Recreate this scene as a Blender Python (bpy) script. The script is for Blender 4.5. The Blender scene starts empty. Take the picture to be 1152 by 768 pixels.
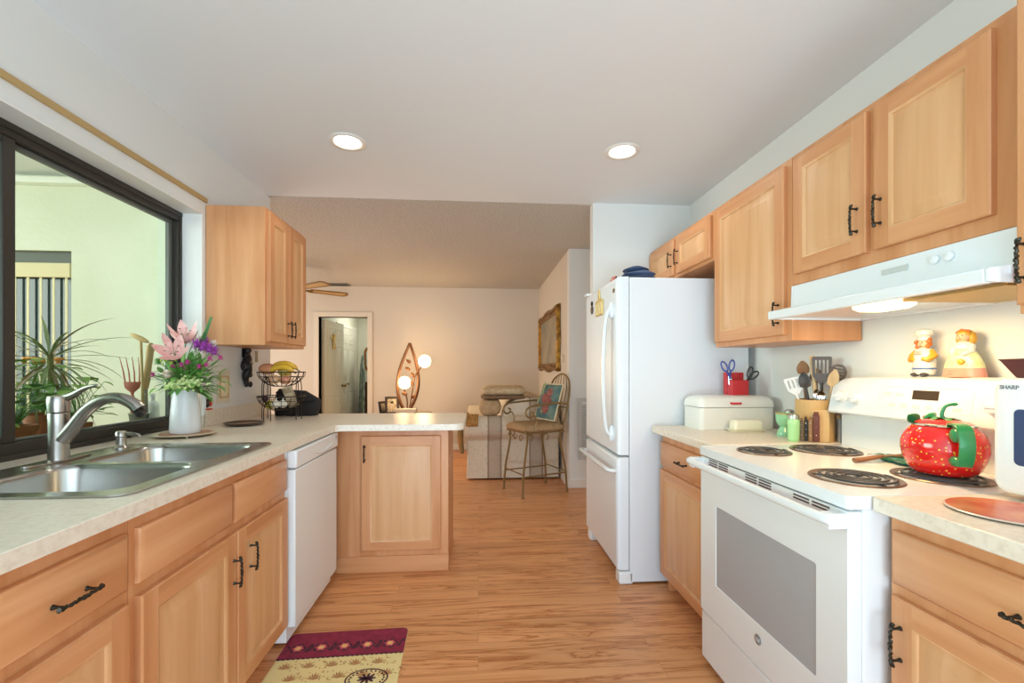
import bpy, bmesh, math, random
from mathutils import Vector, Matrix
random.seed(7)
PI = math.pi
C = bpy.context.scene.collection
SC = bpy.context.scene
def hx(s):
    s = s.lstrip('#')
    v = [int(s[i:i+2], 16) / 255 for i in (0, 2, 4)]
    return tuple(((c / 12.92) if c <= .04045 else ((c + .055) / 1.055) ** 2.4) for c in v) + (1,)

# ------------------------------------------------------------------ camera, world, lights, exposure
CAM_Z = 1.246
F = 500.0
cam_d = bpy.data.cameras.new('camera'); cam = bpy.data.objects.new('camera', cam_d); C.objects.link(cam)
cam.location = (0, 0, CAM_Z); cam.rotation_euler = (PI / 2, 0, -math.atan(38 / F))
cam_d.sensor_width = 36; cam_d.lens = F / 1152 * 36
cam_d.shift_y = 32 / 1152
cam_d.clip_start = .02; cam_d.clip_end = 100
SC.camera = cam

w = bpy.data.worlds.new('world'); SC.world = w; w.use_nodes = True
bg = w.node_tree.nodes['Background']
bg.inputs[0].default_value = (.86, .94, 1.0, 1); bg.inputs[1].default_value = 1.5
SC.view_settings.view_transform = 'Standard'; SC.view_settings.look = 'None'
SC.view_settings.gamma = 1; SC.view_settings.use_curve_mapping = False
SC.view_settings.exposure = 0.0
SC.cycles.use_denoising = True
SC.cycles.max_bounces = 10; SC.cycles.diffuse_bounces = 6; SC.cycles.transparent_max_bounces = 16
SC.cycles.caustics_reflective = False; SC.cycles.caustics_refractive = False
SC.cycles.sample_clamp_indirect = 6

def area(name, loc, rot, sx, sy, e, col=(1, 1, 1)):
    l = bpy.data.lights.new(name, 'AREA'); l.shape = 'RECTANGLE'; l.size = sx; l.size_y = sy; l.energy = e; l.color = col
    o = bpy.data.objects.new(name, l); C.objects.link(o); o.location = loc; o.rotation_euler = rot
    return o
def point(name, loc, e, col=(1, 1, 1), r=.05, spot=None):
    l = bpy.data.lights.new(name, 'SPOT' if spot else 'POINT'); l.energy = e; l.color = col; l.shadow_soft_size = r
    if spot: l.spot_size = spot; l.spot_blend = .6
    o = bpy.data.objects.new(name, l); C.objects.link(o); o.location = loc
    return o
WARM = (1.0, .78, .52)
# added fill light behind the camera, in front of an invented opening
area('rear_fill', (.1, -1.75, 1.25), (PI / 2, 0, 0), 2.6, 2.1, 48, (.58, .81, 1.0))
# added low light aimed up through the rear opening to brighten the ceiling
area('ceiling_fill', (0, -2.75, .1), (math.radians(130), 0, 0), 3.0, 1.0, 165, (.58, .83, 1.0))
# added fill light for the living room, at an invented opening far left
area('living_fill', (-3.75, 5.2, 1.3), (PI / 2, 0, -PI / 2), 2.6, 1.7, 42, (1.0, .90, .76))
# sky light falling into the porch
area('porch_daylight', (-4.6, .9, 2.1), (PI / 2, 0, -PI / 3.2), 3.0, 2.2, 100, (1.0, 1.0, .98))
wd = area('yard_daylight', (-4.4, 1.0, 1.7), (PI / 2, 0, -PI / 2), 2.2, 1.4, 42, (.80, .92, 1.0)); wd.data.spread = math.radians(80)
# added overhead light to brighten the hall beyond the doorway
area('hall_fill', (-2.0, 8.6, 2.45), (0, 0, 0), .6, .9, 11, (1, .97, .86))
# added light to brighten the dark corridor wall beyond the fridge
area('corridor_fill', (2.95, 4.05, 1.5), (PI / 2, 0, PI / 2), .9, 1.6, 9, (1, .96, .9))

# ------------------------------------------------------------------ helpers
def nb(): return bmesh.new()
def box(bm, x0, x1, y0, y1, z0, z1, mi=0, M=None):
    vs = [bm.verts.new((x, y, z)) for z in (z0, z1) for y in (y0, y1) for x in (x0, x1)]
    if M is not None:
        for v in vs: v.co = M @ v.co
    for a in ((0, 2, 3, 1), (4, 5, 7, 6), (0, 1, 5, 4), (2, 6, 7, 3), (0, 4, 6, 2), (1, 3, 7, 5)):
        f = bm.faces.new([vs[i] for i in a]); f.material_index = mi
    return vs
def rings(bm, rs, closed=True, cap0=True, cap1=True, mi=0):
    vr = [[bm.verts.new(p) for p in r] for r in rs]
    for a, b in zip(vr, vr[1:]):
        n = len(a)
        for i in range(n if closed else n - 1):
            j = (i + 1) % n
            try: bm.faces.new((a[i], a[j], b[j], b[i])).material_index = mi
            except ValueError: pass
    if cap0: bm.faces.new(vr[0][::-1]).material_index = mi
    if cap1: bm.faces.new(vr[-1]).material_index = mi
    return vr
def tube(bm, pts, r, n=8, closed=False, mi=0, flat=1.0, upv=None):
    pts = [Vector(p) for p in pts]; m = len(pts)
    rr = r if isinstance(r, (list, tuple)) else [r] * m
    rs = []; prev = None
    for i in range(m):
        if closed: t = pts[(i + 1) % m] - pts[i - 1]
        else: t = pts[min(i + 1, m - 1)] - pts[max(i - 1, 0)]
        if t.length < 1e-9: t = Vector((0, 0, 1))
        t.normalize()
        if prev is None:
            a = Vector(upv) if upv else (Vector((0, 0, 1)) if abs(t.z) < .9 else Vector((1, 0, 0)))
        else: a = prev
        u = a - t * a.dot(t)
        if u.length < 1e-6: u = t.orthogonal()
        u.normalize(); v = t.cross(u); prev = u
        rs.append([pts[i] + u * (rr[i] * math.cos(2 * PI * k / n)) + v * (rr[i] * flat * math.sin(2 * PI * k / n)) for k in range(n)])
    if closed:
        rs.append(rs[0]); vr = [[bm.verts.new(p) for p in q] for q in rs[:-1]]
        for i in range(m):
            a, b = vr[i], vr[(i + 1) % m]
            for k in range(n):
                try: bm.faces.new((a[k], a[(k + 1) % n], b[(k + 1) % n], b[k])).material_index = mi
                except ValueError: pass
    else: rings(bm, rs, mi=mi)
def lathe(bm, prof, c=(0, 0, 0), n=32, M=None, mi=0, sx=1, sy=1, cap0=True, cap1=True):
    c = Vector(c); rs = []
    for r, z in prof:
        ring = []
        for k in range(n):
            p = Vector((max(r, 1e-4) * sx * math.cos(2 * PI * k / n), max(r, 1e-4) * sy * math.sin(2 * PI * k / n), z))
            if M is not None: p = M @ p
            ring.append(c + p)
        rs.append(ring)
    rings(bm, rs, mi=mi, cap0=cap0, cap1=cap1)
def ell(bm, c, r, M=None, n=16, m=10, mi=0, f=None):
    c = Vector(c); rs = []
    for i in range(m + 1):
        th = PI * i / m; s = max(math.sin(th), .004)
        ring = []
        for k in range(n):
            p = Vector((r[0] * s * math.cos(2 * PI * k / n), r[1] * s * math.sin(2 * PI * k / n), -r[2] * math.cos(th)))
            if f: p = f(p)
            if M is not None: p = M @ p
            ring.append(c + p)
        rs.append(ring)
    rings(bm, rs, mi=mi)
def fillpoly(bm, loops, z=0.0, fn=None, mi=0):
    es = []; vl = []
    for lp in loops:
        vs = [bm.verts.new(fn(p[0], p[1]) if fn else (p[0], p[1], z)) for p in lp]; vl.append(vs)
        for i in range(len(vs)): es.append(bm.edges.new((vs[i], vs[(i + 1) % len(vs)])))
    r = bmesh.ops.triangle_fill(bm, edges=es, use_beauty=True)
    fs = [g for g in r['geom'] if isinstance(g, bmesh.types.BMFace)]
    for f in fs: f.material_index = mi
    return vl, fs
def prism(bm, loops, fn0, fn1, mi=0):
    if not isinstance(loops[0][0], (list, tuple, Vector)): loops = [loops]
    a, _ = fillpoly(bm, loops, fn=fn0, mi=mi); b, _ = fillpoly(bm, loops, fn=fn1, mi=mi)
    for la, lb in zip(a, b):
        for i in range(len(la)):
            j = (i + 1) % len(la)
            bm.faces.new((la[i], la[j], lb[j], lb[i])).material_index = mi
def slab(bm, loops, z0, z1, mi=0):
    prism(bm, loops, lambda x, y: (x, y, z0), lambda x, y: (x, y, z1), mi)
def rrect(x0, x1, y0, y1, r, n=5):
    out = []
    for cx, cy, a0 in ((x1 - r, y1 - r, 0), (x0 + r, y1 - r, PI / 2), (x0 + r, y0 + r, PI), (x1 - r, y0 + r, 1.5 * PI)):
        for k in range(n + 1):
            a = a0 + PI / 2 * k / n; out.append((cx + r * math.cos(a), cy + r * math.sin(a)))
    return out
def circ(cx, cy, r, n=32, ry=None, rot=0):
    ry = ry or r
    return [(cx + r * math.cos(t) * math.cos(rot) - ry * math.sin(t) * math.sin(rot), cy + r * math.cos(t) * math.sin(rot) + ry * math.sin(t) * math.cos(rot)) for t in [2 * PI * k / n for k in range(n)]]
def leaf(bm, base, d, up, L, W, bend=0.0, cup=.15, n=6, mi=0, tip=.0, shape=None, twist=0):
    d = Vector(d).normalized(); up = Vector(up); up = (up - d * up.dot(d))
    if up.length < 1e-4: up = d.orthogonal()
    up.normalize(); s = d.cross(up); p = Vector(base); rows = []
    for i in range(n + 1):
        t = i / n
        wv = W * (shape(t) if shape else math.sin(PI * (.08 + .92 * t) ** .8)) * .5
        wv = max(wv, W * .015)
        a = -bend * (t - .5 / n) if i else 0
        dd = d * math.cos(a) + up * math.sin(a); uu = up * math.cos(a) - d * math.sin(a)
        if i: p = p + dd * (L / n)
        rows.append([p - s * wv + uu * cup * wv, p.copy(), p + s * wv + uu * cup * wv])
    vr = [[bm.verts.new(q) for q in r] for r in rows]
    for a, b in zip(vr, vr[1:]):
        for k in (0, 1): bm.faces.new((a[k], a[k + 1], b[k + 1], b[k])).material_index = mi
def spiral(c, r0, r1, turns, z, n=60, f=None):
    out = []
    for i in range(n + 1):
        t = i / n; a = 2 * PI * turns * t; r = r0 + (r1 - r0) * t
        out.append((c[0] + r * math.cos(a), c[1] + r * math.sin(a), z))
    return out
def arc(c, r, a0, a1, n, fn):
    return [fn(c[0] + r * math.cos(a0 + (a1 - a0) * i / n), c[1] + r * math.sin(a0 + (a1 - a0) * i / n)) for i in range(n + 1)]
def bez(pts, n=24):
    pts = [Vector(p) for p in pts]; out = []
    P = [pts[0] * 2 - pts[1]] + pts + [pts[-1] * 2 - pts[-2]]
    seg = len(pts) - 1
    for i in range(n + 1):
        t = i / n * seg; k = min(int(t), seg - 1); t -= k
        a, b, c, d = P[k:k + 4]
        out.append(.5 * ((2 * b) + (c - a) * t + (2 * a - 5 * b + 4 * c - d) * t * t + (-a + 3 * b - 3 * c + d) * t ** 3))
    return out

def finish(name, bm, mats, smooth=True, bevel=0, seg=2, off=None, angle=40, weld=False):
    if weld: bmesh.ops.remove_doubles(bm, verts=bm.verts, dist=1e-5)
    bmesh.ops.recalc_face_normals(bm, faces=bm.faces)
    if off is not None:
        for v in bm.verts: v.co -= off
    me = bpy.data.meshes.new(name); bm.to_mesh(me); bm.free()
    for m in (mats if isinstance(mats, (list, tuple)) else [mats]): me.materials.append(m)
    if smooth:
        for p in me.polygons: p.use_smooth = True
        me.set_sharp_from_angle(angle=math.radians(angle))
    o = bpy.data.objects.new(name, me); C.objects.link(o)
    if bevel:
        b = o.modifiers.new('bevel', 'BEVEL'); b.width = bevel; b.segments = seg; b.limit_method = 'ANGLE'; b.angle_limit = math.radians(50); b.use_clamp_overlap = True
        b.harden_normals = False
    return o
def tag(o, label=None, cat=None, group=None, kind=None):
    if label: o['label'] = label
    if cat: o['category'] = cat
    if group: o['group'] = group
    if kind: o['kind'] = kind
    return o
def thing(name, label, cat, loc=(0, 0, 0), rz=0, group=None, kind=None):
    o = bpy.data.objects.new(name, None); C.objects.link(o); o.location = loc; o.rotation_euler = (0, 0, rz)
    o.empty_display_size = .05
    return tag(o, label, cat, group, kind)
def rootof(o):
    while o.parent: o = o.parent
    return o
def part(name, bm, mats, parent, local=False, label=None, **k):
    o = finish(name, bm, mats, off=None if local else rootof(parent).location, **k)
    o.parent = parent
    if label: o['label'] = label
    return o
def solo(name, bm, mats, label, cat, loc=(0, 0, 0), rz=0, group=None, local=True, kind=None, **k):
    o = finish(name, bm, mats, off=None if local else Vector(loc), **k)
    o.location = loc; o.rotation_euler = (0, 0, rz)
    return tag(o, label, cat, group, kind)
def struct(name, bm, mats, parent=None, **k):
    o = finish(name, bm, mats, off=rootof(parent).location if parent else None, **k)
    if parent: o.parent = parent
    else: o['kind'] = 'structure'
    return o
def dup(o, loc, rz=None, label=None):
    def cp(a, par):
        b = a.copy(); C.objects.link(b)
        if par is not None: b.parent = par
        for ch in list(a.children): cp(ch, b)
        return b
    r = cp(o, None); r.location = loc
    if rz is not None: r.rotation_euler = (0, 0, rz)
    if label: r['label'] = label
    return r

# ------------------------------------------------------------------ materials
def pm(name, col, rough=.5, metal=0.0, spec=.5, bump=None, var=None, emit=None, coat=0, trans=0):
    m = bpy.data.materials.new(name); m.use_nodes = True; nt = m.node_tree; b = nt.nodes['Principled BSDF']
    c = hx(col) if isinstance(col, str) else col
    b.inputs['Base Color'].default_value = c; b.inputs['Roughness'].default_value = rough; b.inputs['Metallic'].default_value = metal
    b.inputs['Specular IOR Level'].default_value = spec
    if coat: b.inputs['Coat Weight'].default_value = coat; b.inputs['Coat Roughness'].default_value = .08
    if emit:
        b.inputs['Emission Color'].default_value = hx(emit[0]); b.inputs['Emission Strength'].default_value = emit[1]
    tc = None
    if bump or var: tc = nt.nodes.new('ShaderNodeTexCoord')
    if bump:
        n = nt.nodes.new('ShaderNodeTexNoise'); n.inputs['Scale'].default_value = bump[0]; n.inputs['Detail'].default_value = 4
        nt.links.new(tc.outputs['Object'], n.inputs['Vector'])
        bp = nt.nodes.new('ShaderNodeBump'); bp.inputs['Strength'].default_value = bump[1]; bp.inputs['Distance'].default_value = bump[2] if len(bump) > 2 else .005
        nt.links.new(n.outputs['Fac'], bp.inputs['Height']); nt.links.new(bp.outputs['Normal'], b.inputs['Normal'])
    if var:
        n = nt.nodes.new('ShaderNodeTexNoise'); n.inputs['Scale'].default_value = var[1]; n.inputs['Detail'].default_value = 5
        nt.links.new(tc.outputs['Object'], n.inputs['Vector'])
        r = nt.nodes.new('ShaderNodeValToRGB'); r.color_ramp.elements[0].position = .35; r.color_ramp.elements[1].position = .65
        r.color_ramp.elements[0].color = c; r.color_ramp.elements[1].color = hx(var[0])
        nt.links.new(n.outputs['Fac'], r.inputs['Fac']); nt.links.new(r.outputs['Color'], b.inputs['Base Color'])
    return m
def wood(name, axis, c0, c1, c2, rough=.38, k=1.0):
    m = bpy.data.materials.new(name); m.use_nodes = True; nt = m.node_tree; b = nt.nodes['Principled BSDF']
    tc = nt.nodes.new('ShaderNodeTexCoord'); oi = nt.nodes.new('ShaderNodeObjectInfo')
    ad = nt.nodes.new('ShaderNodeVectorMath'); ad.operation = 'ADD'
    sc = nt.nodes.new('ShaderNodeMath'); sc.operation = 'MULTIPLY'; sc.inputs[1].default_value = 13.7
    nt.links.new(oi.outputs['Random'], sc.inputs[0]); nt.links.new(tc.outputs['Object'], ad.inputs[0]); nt.links.new(sc.outputs[0], ad.inputs[1])
    mp = nt.nodes.new('ShaderNodeMapping'); s = [14 * k, 14 * k, 14 * k]; s['xyz'.index(axis)] = .9 * k; mp.inputs['Scale'].default_value = s
    nt.links.new(ad.outputs[0], mp.inputs['Vector'])
    n = nt.nodes.new('ShaderNodeTexNoise'); n.inputs['Scale'].default_value = 1.0; n.inputs['Detail'].default_value = 7; n.inputs['Roughness'].default_value = .55; n.inputs['Distortion'].default_value = .5
    nt.links.new(mp.outputs[0], n.inputs['Vector'])
    r = nt.nodes.new('ShaderNodeValToRGB'); e = r.color_ramp.elements
    e[0].position = .28; e[0].color = hx(c0); e[1].position = .72; e[1].color = hx(c2); q = e.new(.5); q.color = hx(c1)
    nt.links.new(n.outputs['Fac'], r.inputs['Fac']); nt.links.new(r.outputs['Color'], b.inputs['Base Color'])
    b.inputs['Roughness'].default_value = rough; b.inputs['Specular IOR Level'].default_value = .4
    return m
MZ, MY, MX = [wood('maple_' + a, a, '#BE7F4F', '#CC9062', '#D79F72') for a in 'zyx']
PZ = wood('maple_panel', 'z', '#C89463', '#D4A273', '#DDAF84')
WALL = pm('wall_paint', '#E1E1DD', .75, bump=(60, .06))
WALLT = pm('living_wall_paint', '#D6CBBD', .75, bump=(60, .06))
CEIL = pm('ceiling_paint', '#E2E5E6', .85)
POP = pm('popcorn_ceiling', '#D8D2C8', .95, bump=(150, 1.0, .014), var=('#BDB5A8', 70))
TRIM = pm('white_trim', '#E9E6DF', .4)
WHITE = pm('white_enamel', '#E1E4E5', .22, coat=.3)
WHITE2 = pm('white_plastic', '#E6E7E6', .4)
FRW = pm('fridge_white', '#E1E4E7', .38, bump=(350, .04))
BRONZE = pm('dark_bronze_frame', '#3A352F', .42, .3)
IRON = pm('black_iron', '#2A2622', .4, .6)
ANTB = pm('antique_pull', '#38332A', .35, .8)
BLACK = pm('black_matte', '#1C1B1A', .5)
STEEL = pm('brushed_steel', '#B8B6B0', .24, 1.0, bump=(40, .02))
NICK = pm('brushed_nickel', '#ABA49C', .27, 1.0)
CHROME = pm('chrome', '#D8D8D6', .12, 1.0)

def counter_mat():
    m = bpy.data.materials.new('laminate_counter'); m.use_nodes = True; nt = m.node_tree; b = nt.nodes['Principled BSDF']
    tc = nt.nodes.new('ShaderNodeTexCoord')
    n = nt.nodes.new('ShaderNodeTexNoise'); n.inputs['Scale'].default_value = 55; n.inputs['Detail'].default_value = 8; n.inputs['Roughness'].default_value = .7
    nt.links.new(tc.outputs['Object'], n.inputs['Vector'])
    r = nt.nodes.new('ShaderNodeValToRGB'); e = r.color_ramp.elements
    e[0].position = .36; e[0].color = hx('#D6C8B4'); e[1].position = .68; e[1].color = hx('#E7DCCC'); q = e.new(.52); q.color = hx('#E2D6C4')
    nt.links.new(n.outputs['Fac'], r.inputs['Fac']); nt.links.new(r.outputs['Color'], b.inputs['Base Color'])
    b.inputs['Roughness'].default_value = .33
    return m
CNT = counter_mat()
def floor_mat():
    m = bpy.data.materials.new('oak_laminate'); m.use_nodes = True; nt = m.node_tree; b = nt.nodes['Principled BSDF']
    tc = nt.nodes.new('ShaderNodeTexCoord')
    br = nt.nodes.new('ShaderNodeTexBrick'); br.offset = .37; br.inputs['Scale'].default_value = 1
    br.inputs['Brick Width'].default_value = 1.22; br.inputs['Row Height'].default_value = .097; br.inputs['Mortar Size'].default_value = .0012; br.inputs['Mortar Smooth'].default_value = .3
    br.inputs['Color1'].default_value = (0, 0, 0, 1); br.inputs['Color2'].default_value = (1, 1, 1, 1); br.inputs['Mortar'].default_value = (.5, .5, .5, 1)
    nt.links.new(tc.outputs['Object'], br.inputs['Vector'])
    # per-plank offset of the grain
    sep = nt.nodes.new('ShaderNodeSeparateXYZ'); nt.links.new(tc.outputs['Object'], sep.inputs[0])
    cmb = nt.nodes.new('ShaderNodeCombineXYZ')
    mul = nt.nodes.new('ShaderNodeMath'); mul.operation = 'MULTIPLY_ADD'; mul.inputs[1].default_value = .75
    nt.links.new(sep.outputs['X'], mul.inputs[0])
    k9 = nt.nodes.new('ShaderNodeMath'); k9.operation = 'MULTIPLY'; k9.inputs[1].default_value = 31.0
    nt.links.new(br.outputs['Color'], k9.inputs[0]); nt.links.new(k9.outputs[0], mul.inputs[2])
    my = nt.nodes.new('ShaderNodeMath'); my.operation = 'MULTIPLY'; my.inputs[1].default_value = 11.0
    nt.links.new(sep.outputs['Y'], my.inputs[0])
    nt.links.new(mul.outputs[0], cmb.inputs['X']); nt.links.new(my.outputs[0], cmb.inputs['Y']); nt.links.new(k9.outputs[0], cmb.inputs['Z'])
    n = nt.nodes.new('ShaderNodeTexNoise'); n.inputs['Scale'].default_value = 1.0; n.inputs['Detail'].default_value = 6; n.inputs['Roughness'].default_value = .6; n.inputs['Distortion'].default_value = .9
    nt.links.new(cmb.outputs[0], n.inputs['Vector'])
    wv = nt.nodes.new('ShaderNodeMath'); wv.operation = 'MULTIPLY'; wv.inputs[1].default_value = 7.0
    nt.links.new(n.outputs['Fac'], wv.inputs[0])
    fr = nt.nodes.new('ShaderNodeMath'); fr.operation = 'PINGPONG'; fr.inputs[1].default_value = .5
    nt.links.new(wv.outputs[0], fr.inputs[0])
    r = nt.nodes.new('ShaderNodeValToRGB'); e = r.color_ramp.elements
    e[0].position = 0; e[0].color = hx('#AC683A'); e[1].position = .40; e[1].color = hx('#D99C6A'); q = e.new(.13); q.color = hx('#CB8D5A')
    nt.links.new(fr.outputs[0], r.inputs['Fac'])
    hs = nt.nodes.new('ShaderNodeHueSaturation')
    va = nt.nodes.new('ShaderNodeMath'); va.operation = 'MULTIPLY_ADD'; va.inputs[1].default_value = .14; va.inputs[2].default_value = .93
    nt.links.new(br.outputs['Color'], va.inputs[0]); nt.links.new(va.outputs[0], hs.inputs['Value']); nt.links.new(r.outputs['Color'], hs.inputs['Color'])
    mx = nt.nodes.new('ShaderNodeMixRGB'); mx.inputs['Color2'].default_value = hx('#8A5E33')
    sm = nt.nodes.new('ShaderNodeMath'); sm.operation = 'MULTIPLY'; sm.inputs[1].default_value = .45
    nt.links.new(br.outputs['Fac'], sm.inputs[0]); nt.links.new(sm.outputs[0], mx.inputs['Fac'])
    nt.links.new(hs.outputs['Color'], mx.inputs['Color1']); nt.links.new(mx.outputs[0], b.inputs['Base Color'])
    b.inputs['Roughness'].default_value = .34; b.inputs['Specular IOR Level'].default_value = .45
    return m
FLOOR = floor_mat()
def glass_mat(name='window_glass', tint='#EEF4EE', fac=.06):
    m = bpy.data.materials.new(name); m.use_nodes = True; nt = m.node_tree; nt.nodes.remove(nt.nodes['Principled BSDF'])
    o = nt.nodes['Material Output']; t = nt.nodes.new('ShaderNodeBsdfTransparent'); t.inputs[0].default_value = hx(tint)
    g = nt.nodes.new('ShaderNodeBsdfGlossy'); g.inputs['Roughness'].default_value = .03
    mx = nt.nodes.new('ShaderNodeMixShader'); lw = nt.nodes.new('ShaderNodeLayerWeight'); lw.inputs[0].default_value = fac
    nt.links.new(lw.outputs['Fresnel'], mx.inputs[0]); nt.links.new(t.outputs[0], mx.inputs[1]); nt.links.new(g.outputs[0], mx.inputs[2]); nt.links.new(mx.outputs[0], o.inputs[0])
    return m
GLASS = glass_mat()

def lettering(name, body, size, m, parent, mat, sx=1.0, shear=0.0, align='LEFT', off=0.0):
    cu = bpy.data.curves.new('tmp_text', 'FONT'); cu.body = body; cu.size = size; cu.align_x = align; cu.align_y = 'CENTER'; cu.extrude = .0004; cu.shear = shear; cu.offset = off
    o = bpy.data.objects.new('tmp_text', cu); C.objects.link(o); bpy.context.view_layer.update()
    me = bpy.data.meshes.new_from_object(o.evaluated_get(bpy.context.evaluated_depsgraph_get())); bpy.data.objects.remove(o); bpy.data.curves.remove(cu)
    me.transform(m @ Matrix.Diagonal((sx, 1, 1, 1))); me.materials.clear(); me.materials.append(mat); me.name = name
    q = bpy.data.objects.new(name, me); C.objects.link(q); q.parent = parent
    return q
# facing maps: (u along the run, v up, n out of the face) -> world
def fmL(X): return lambda u, v, n: Vector((X + n, u, v))
def fmR(X): return lambda u, v, n: Vector((X - n, u, v))
def fmF(Y): return lambda u, v, n: Vector((u, Y - n, v))
def fbox(bm, fm, u0, u1, v0, v1, n0, n1, mi=0):
    vs = [bm.verts.new(fm(u, v, n)) for n in (n0, n1) for v in (v0, v1) for u in (u0, u1)]
    for a in ((0, 2, 3, 1), (4, 5, 7, 6), (0, 1, 5, 4), (2, 6, 7, 3), (0, 4, 6, 2), (1, 3, 7, 5)):
        bm.faces.new([vs[i] for i in a]).material_index = mi
def rect_rings(bm, fm, u0, u1, v0, v1, prof, mi=0, cap=True):
    rs = []
    for i, n in prof:
        rs.append([fm(u0 + i, v0 + i, n), fm(u1 - i, v0 + i, n), fm(u1 - i, v1 - i, n), fm(u0 + i, v1 - i, n)])
    rings(bm, rs, cap0=False, cap1=cap, mi=mi)
def panel_door(fm, u0, u1, v0, v1, t=.02, fw=.056):
    bm = nb()
    rect_rings(bm, fm, u0, u1, v0, v1, [(0, 0), (0, t - .004), (.004, t)], cap=False)
    a = .004
    def q(ua, ub, va, vb, mi):
        bm.faces.new([bm.verts.new(fm(*p, t)) for p in ((ua, va), (ub, va), (ub, vb), (ua, vb))]).material_index = mi
    q(u0 + a, u0 + fw, v0 + a, v1 - a, 0); q(u1 - fw, u1 - a, v0 + a, v1 - a, 0)
    q(u0 + fw, u1 - fw, v0 + a, v0 + fw, 1); q(u0 + fw, u1 - fw, v1 - fw, v1 - a, 1)
    rect_rings(bm, fm, u0, u1, v0, v1, [(fw, t), (fw + .005, t - .002), (fw + .009, t - .009), (fw + .016, t - .009), (fw + .046, t - .001), (fw + .05, t - .0005)], mi=2)
    return bm
def slab_front(fm, u0, u1, v0, v1, t=.02):
    bm = nb(); rect_rings(bm, fm, u0, u1, v0, v1, [(0, 0), (0, t - .009), (.004, t - .004), (.012, t)]); return bm
def pull(fm, u, v, vert, n0, L=.105):
    bm = nb()
    def g(a, b, n): return fm(u + b, v + a, n0 + n) if vert else fm(u + a, v + b, n0 + n)
    m = 40; pts = []; rr = []
    for i in range(m + 1):
        t = i / m * 2 - 1
        pts.append(g(t * L / 2, .0011 * math.sin(t * 24), .027 + .0011 * math.cos(t * 24) - .004 * abs(t) ** 3)); rr.append(.0036 + .0018 * math.exp(-(abs(t) - .93) ** 2 * 160) + .0008 * math.cos(t * 34) * (abs(t) < .8) + .0009 * math.exp(-t * t * 30))
    tube(bm, pts, rr, 8)
    for s in (-1, 1):
        tube(bm, [g(s * L * .37, 0, 0), g(s * L * .37, 0, .004), g(s * L * .37, 0, .012), g(s * L * .37, 0, .026)], [.006, .0045, .003, .0032], 8)
        for k in range(3): ell(bm, g(s * L * (.42 + .03 * k), (.003 if k % 2 else -.003), .024 - .001 * k), (.0036, .0036, .0036), n=8, m=6)
    return bm

# ------------------------------------------------------------------ the room
ZC = .925                      # counter height
H = 2.53                       # ceiling height
XW, XR = -1.55, 1.65           # kitchen walls
YB = 7.0                       # far living-room wall
XL2 = -3.9                     # living room's far-left wall
def sbox(name, *a, mat=WALL, parent=None, **k):
    bm = nb(); box(bm, *a); return struct(name, bm, mat, parent, **k)
sbox('floor', XL2 - .1, 3.2, -2.3, 10.0, -.06, 0, mat=FLOOR)
sbox('ceiling', XL2 - .1, 3.2, -2.3, 3.40, H, H + .1, mat=CEIL)
sbox('ceiling_living', XL2 - .1, 3.2, 3.40, 10.0, H - .002, H + .1, mat=POP)
# left kitchen wall with the window opening
bm = nb(); WY0, WY1, WZ0, WZ1 = .15, 2.632, .93, 2.13
for a in ((WY1, 3.45, 0, H), (-2.2, WY0, 0, H), (WY0, WY1, 0, .88), (WY0, WY1, WZ1, H)):
    box(bm, XW - .2, XW, a[0], a[1], a[2], a[3])
struct('wall_left', bm, WALL)
sbox('wall_right', XR, XR + .15, -2.2, 3.36, 0, H)
bm = nb()
box(bm, XL2, -1.5, -2.25, -2.2, 0, H); box(bm, 1.5, 3.1, -2.25, -2.2, 0, H); box(bm, -1.5, 1.5, -2.25, -2.2, 2.15, H)
struct('wall_rear', bm, WALL)  # unseen wall; the wide opening is added to let fill light in
sbox('wall_end', .88, 3.1, 3.36, 3.45, 0, H)            # the return wall beside the fridge
bm = nb(); box(bm, .96, 1.1, 4.75, YB, 0, H); struct('wall_living_right', bm, WALLT)
sbox('wall_hall_right', .96, 3.1, 4.64, 4.75, 0, H, mat=WALL)
sbox('wall_far_right', 3.0, 3.15, 3.4, 4.7, 0, H, mat=WALL)
DX0, DX1, DZ = -2.43, -1.70, 2.06
bm = nb(); box(bm, XL2, DX0, YB, YB + .12, 0, H); box(bm, DX1, 1.1, YB, YB + .12, 0, H); box(bm, DX0, DX1, YB, YB + .12, DZ, H)
struct('wall_back', bm, WALLT)
bm = nb(); box(bm, XL2 - .1, XL2, 3.3, 10, 0, .45); box(bm, XL2 - .1, XL2, 3.3, 10, 2.2, H); box(bm, XL2 - .1, XL2, 3.3, 3.9, .45, 2.2); box(bm, XL2 - .1, XL2, 6.5, 10, .45, 2.2)
struct('wall_living_left', bm, WALLT)
sbox('wall_porch', XL2, XW - .2, 3.30, 3.42, 0, H + .15, mat=WALL)
# hall beyond the doorway
bm = nb(); box(bm, -1.55, -1.45, YB + .12, 10, 0, H); box(bm, -3.6, -1.45, 9.6, 9.7, 0, H); box(bm, -2.62, -2.52, YB + .12, 10, 0, H)
struct('wall_hall', bm, pm('hall_paint', '#D9DACB', .7))
# trims
def trim(name, *boxes, mat=TRIM, bevel=.003):
    bm = nb()
    for b in boxes: box(bm, *b)
    return struct(name, bm, mat, bevel=bevel)
trim('baseboard_back', (DX1 + .08, .96, YB - .014, YB, 0, .09), (XL2, DX0 - .08, YB - .014, YB, 0, .09))
trim('baseboard_right', (.946, .96, 4.64, YB, 0, .09), (.946, 3.0, 4.626, 4.64, 0, .09))
trim('trim_1', (DX0 - .075, DX0, YB - .016, YB + .13, 0, DZ + .075), (DX1, DX1 + .075, YB - .016, YB + .13, 0, DZ + .075), (DX0, DX1, YB - .016, YB + .13, DZ, DZ + .075), mat=pm('living_trim', '#DDD3C4', .45))
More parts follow.
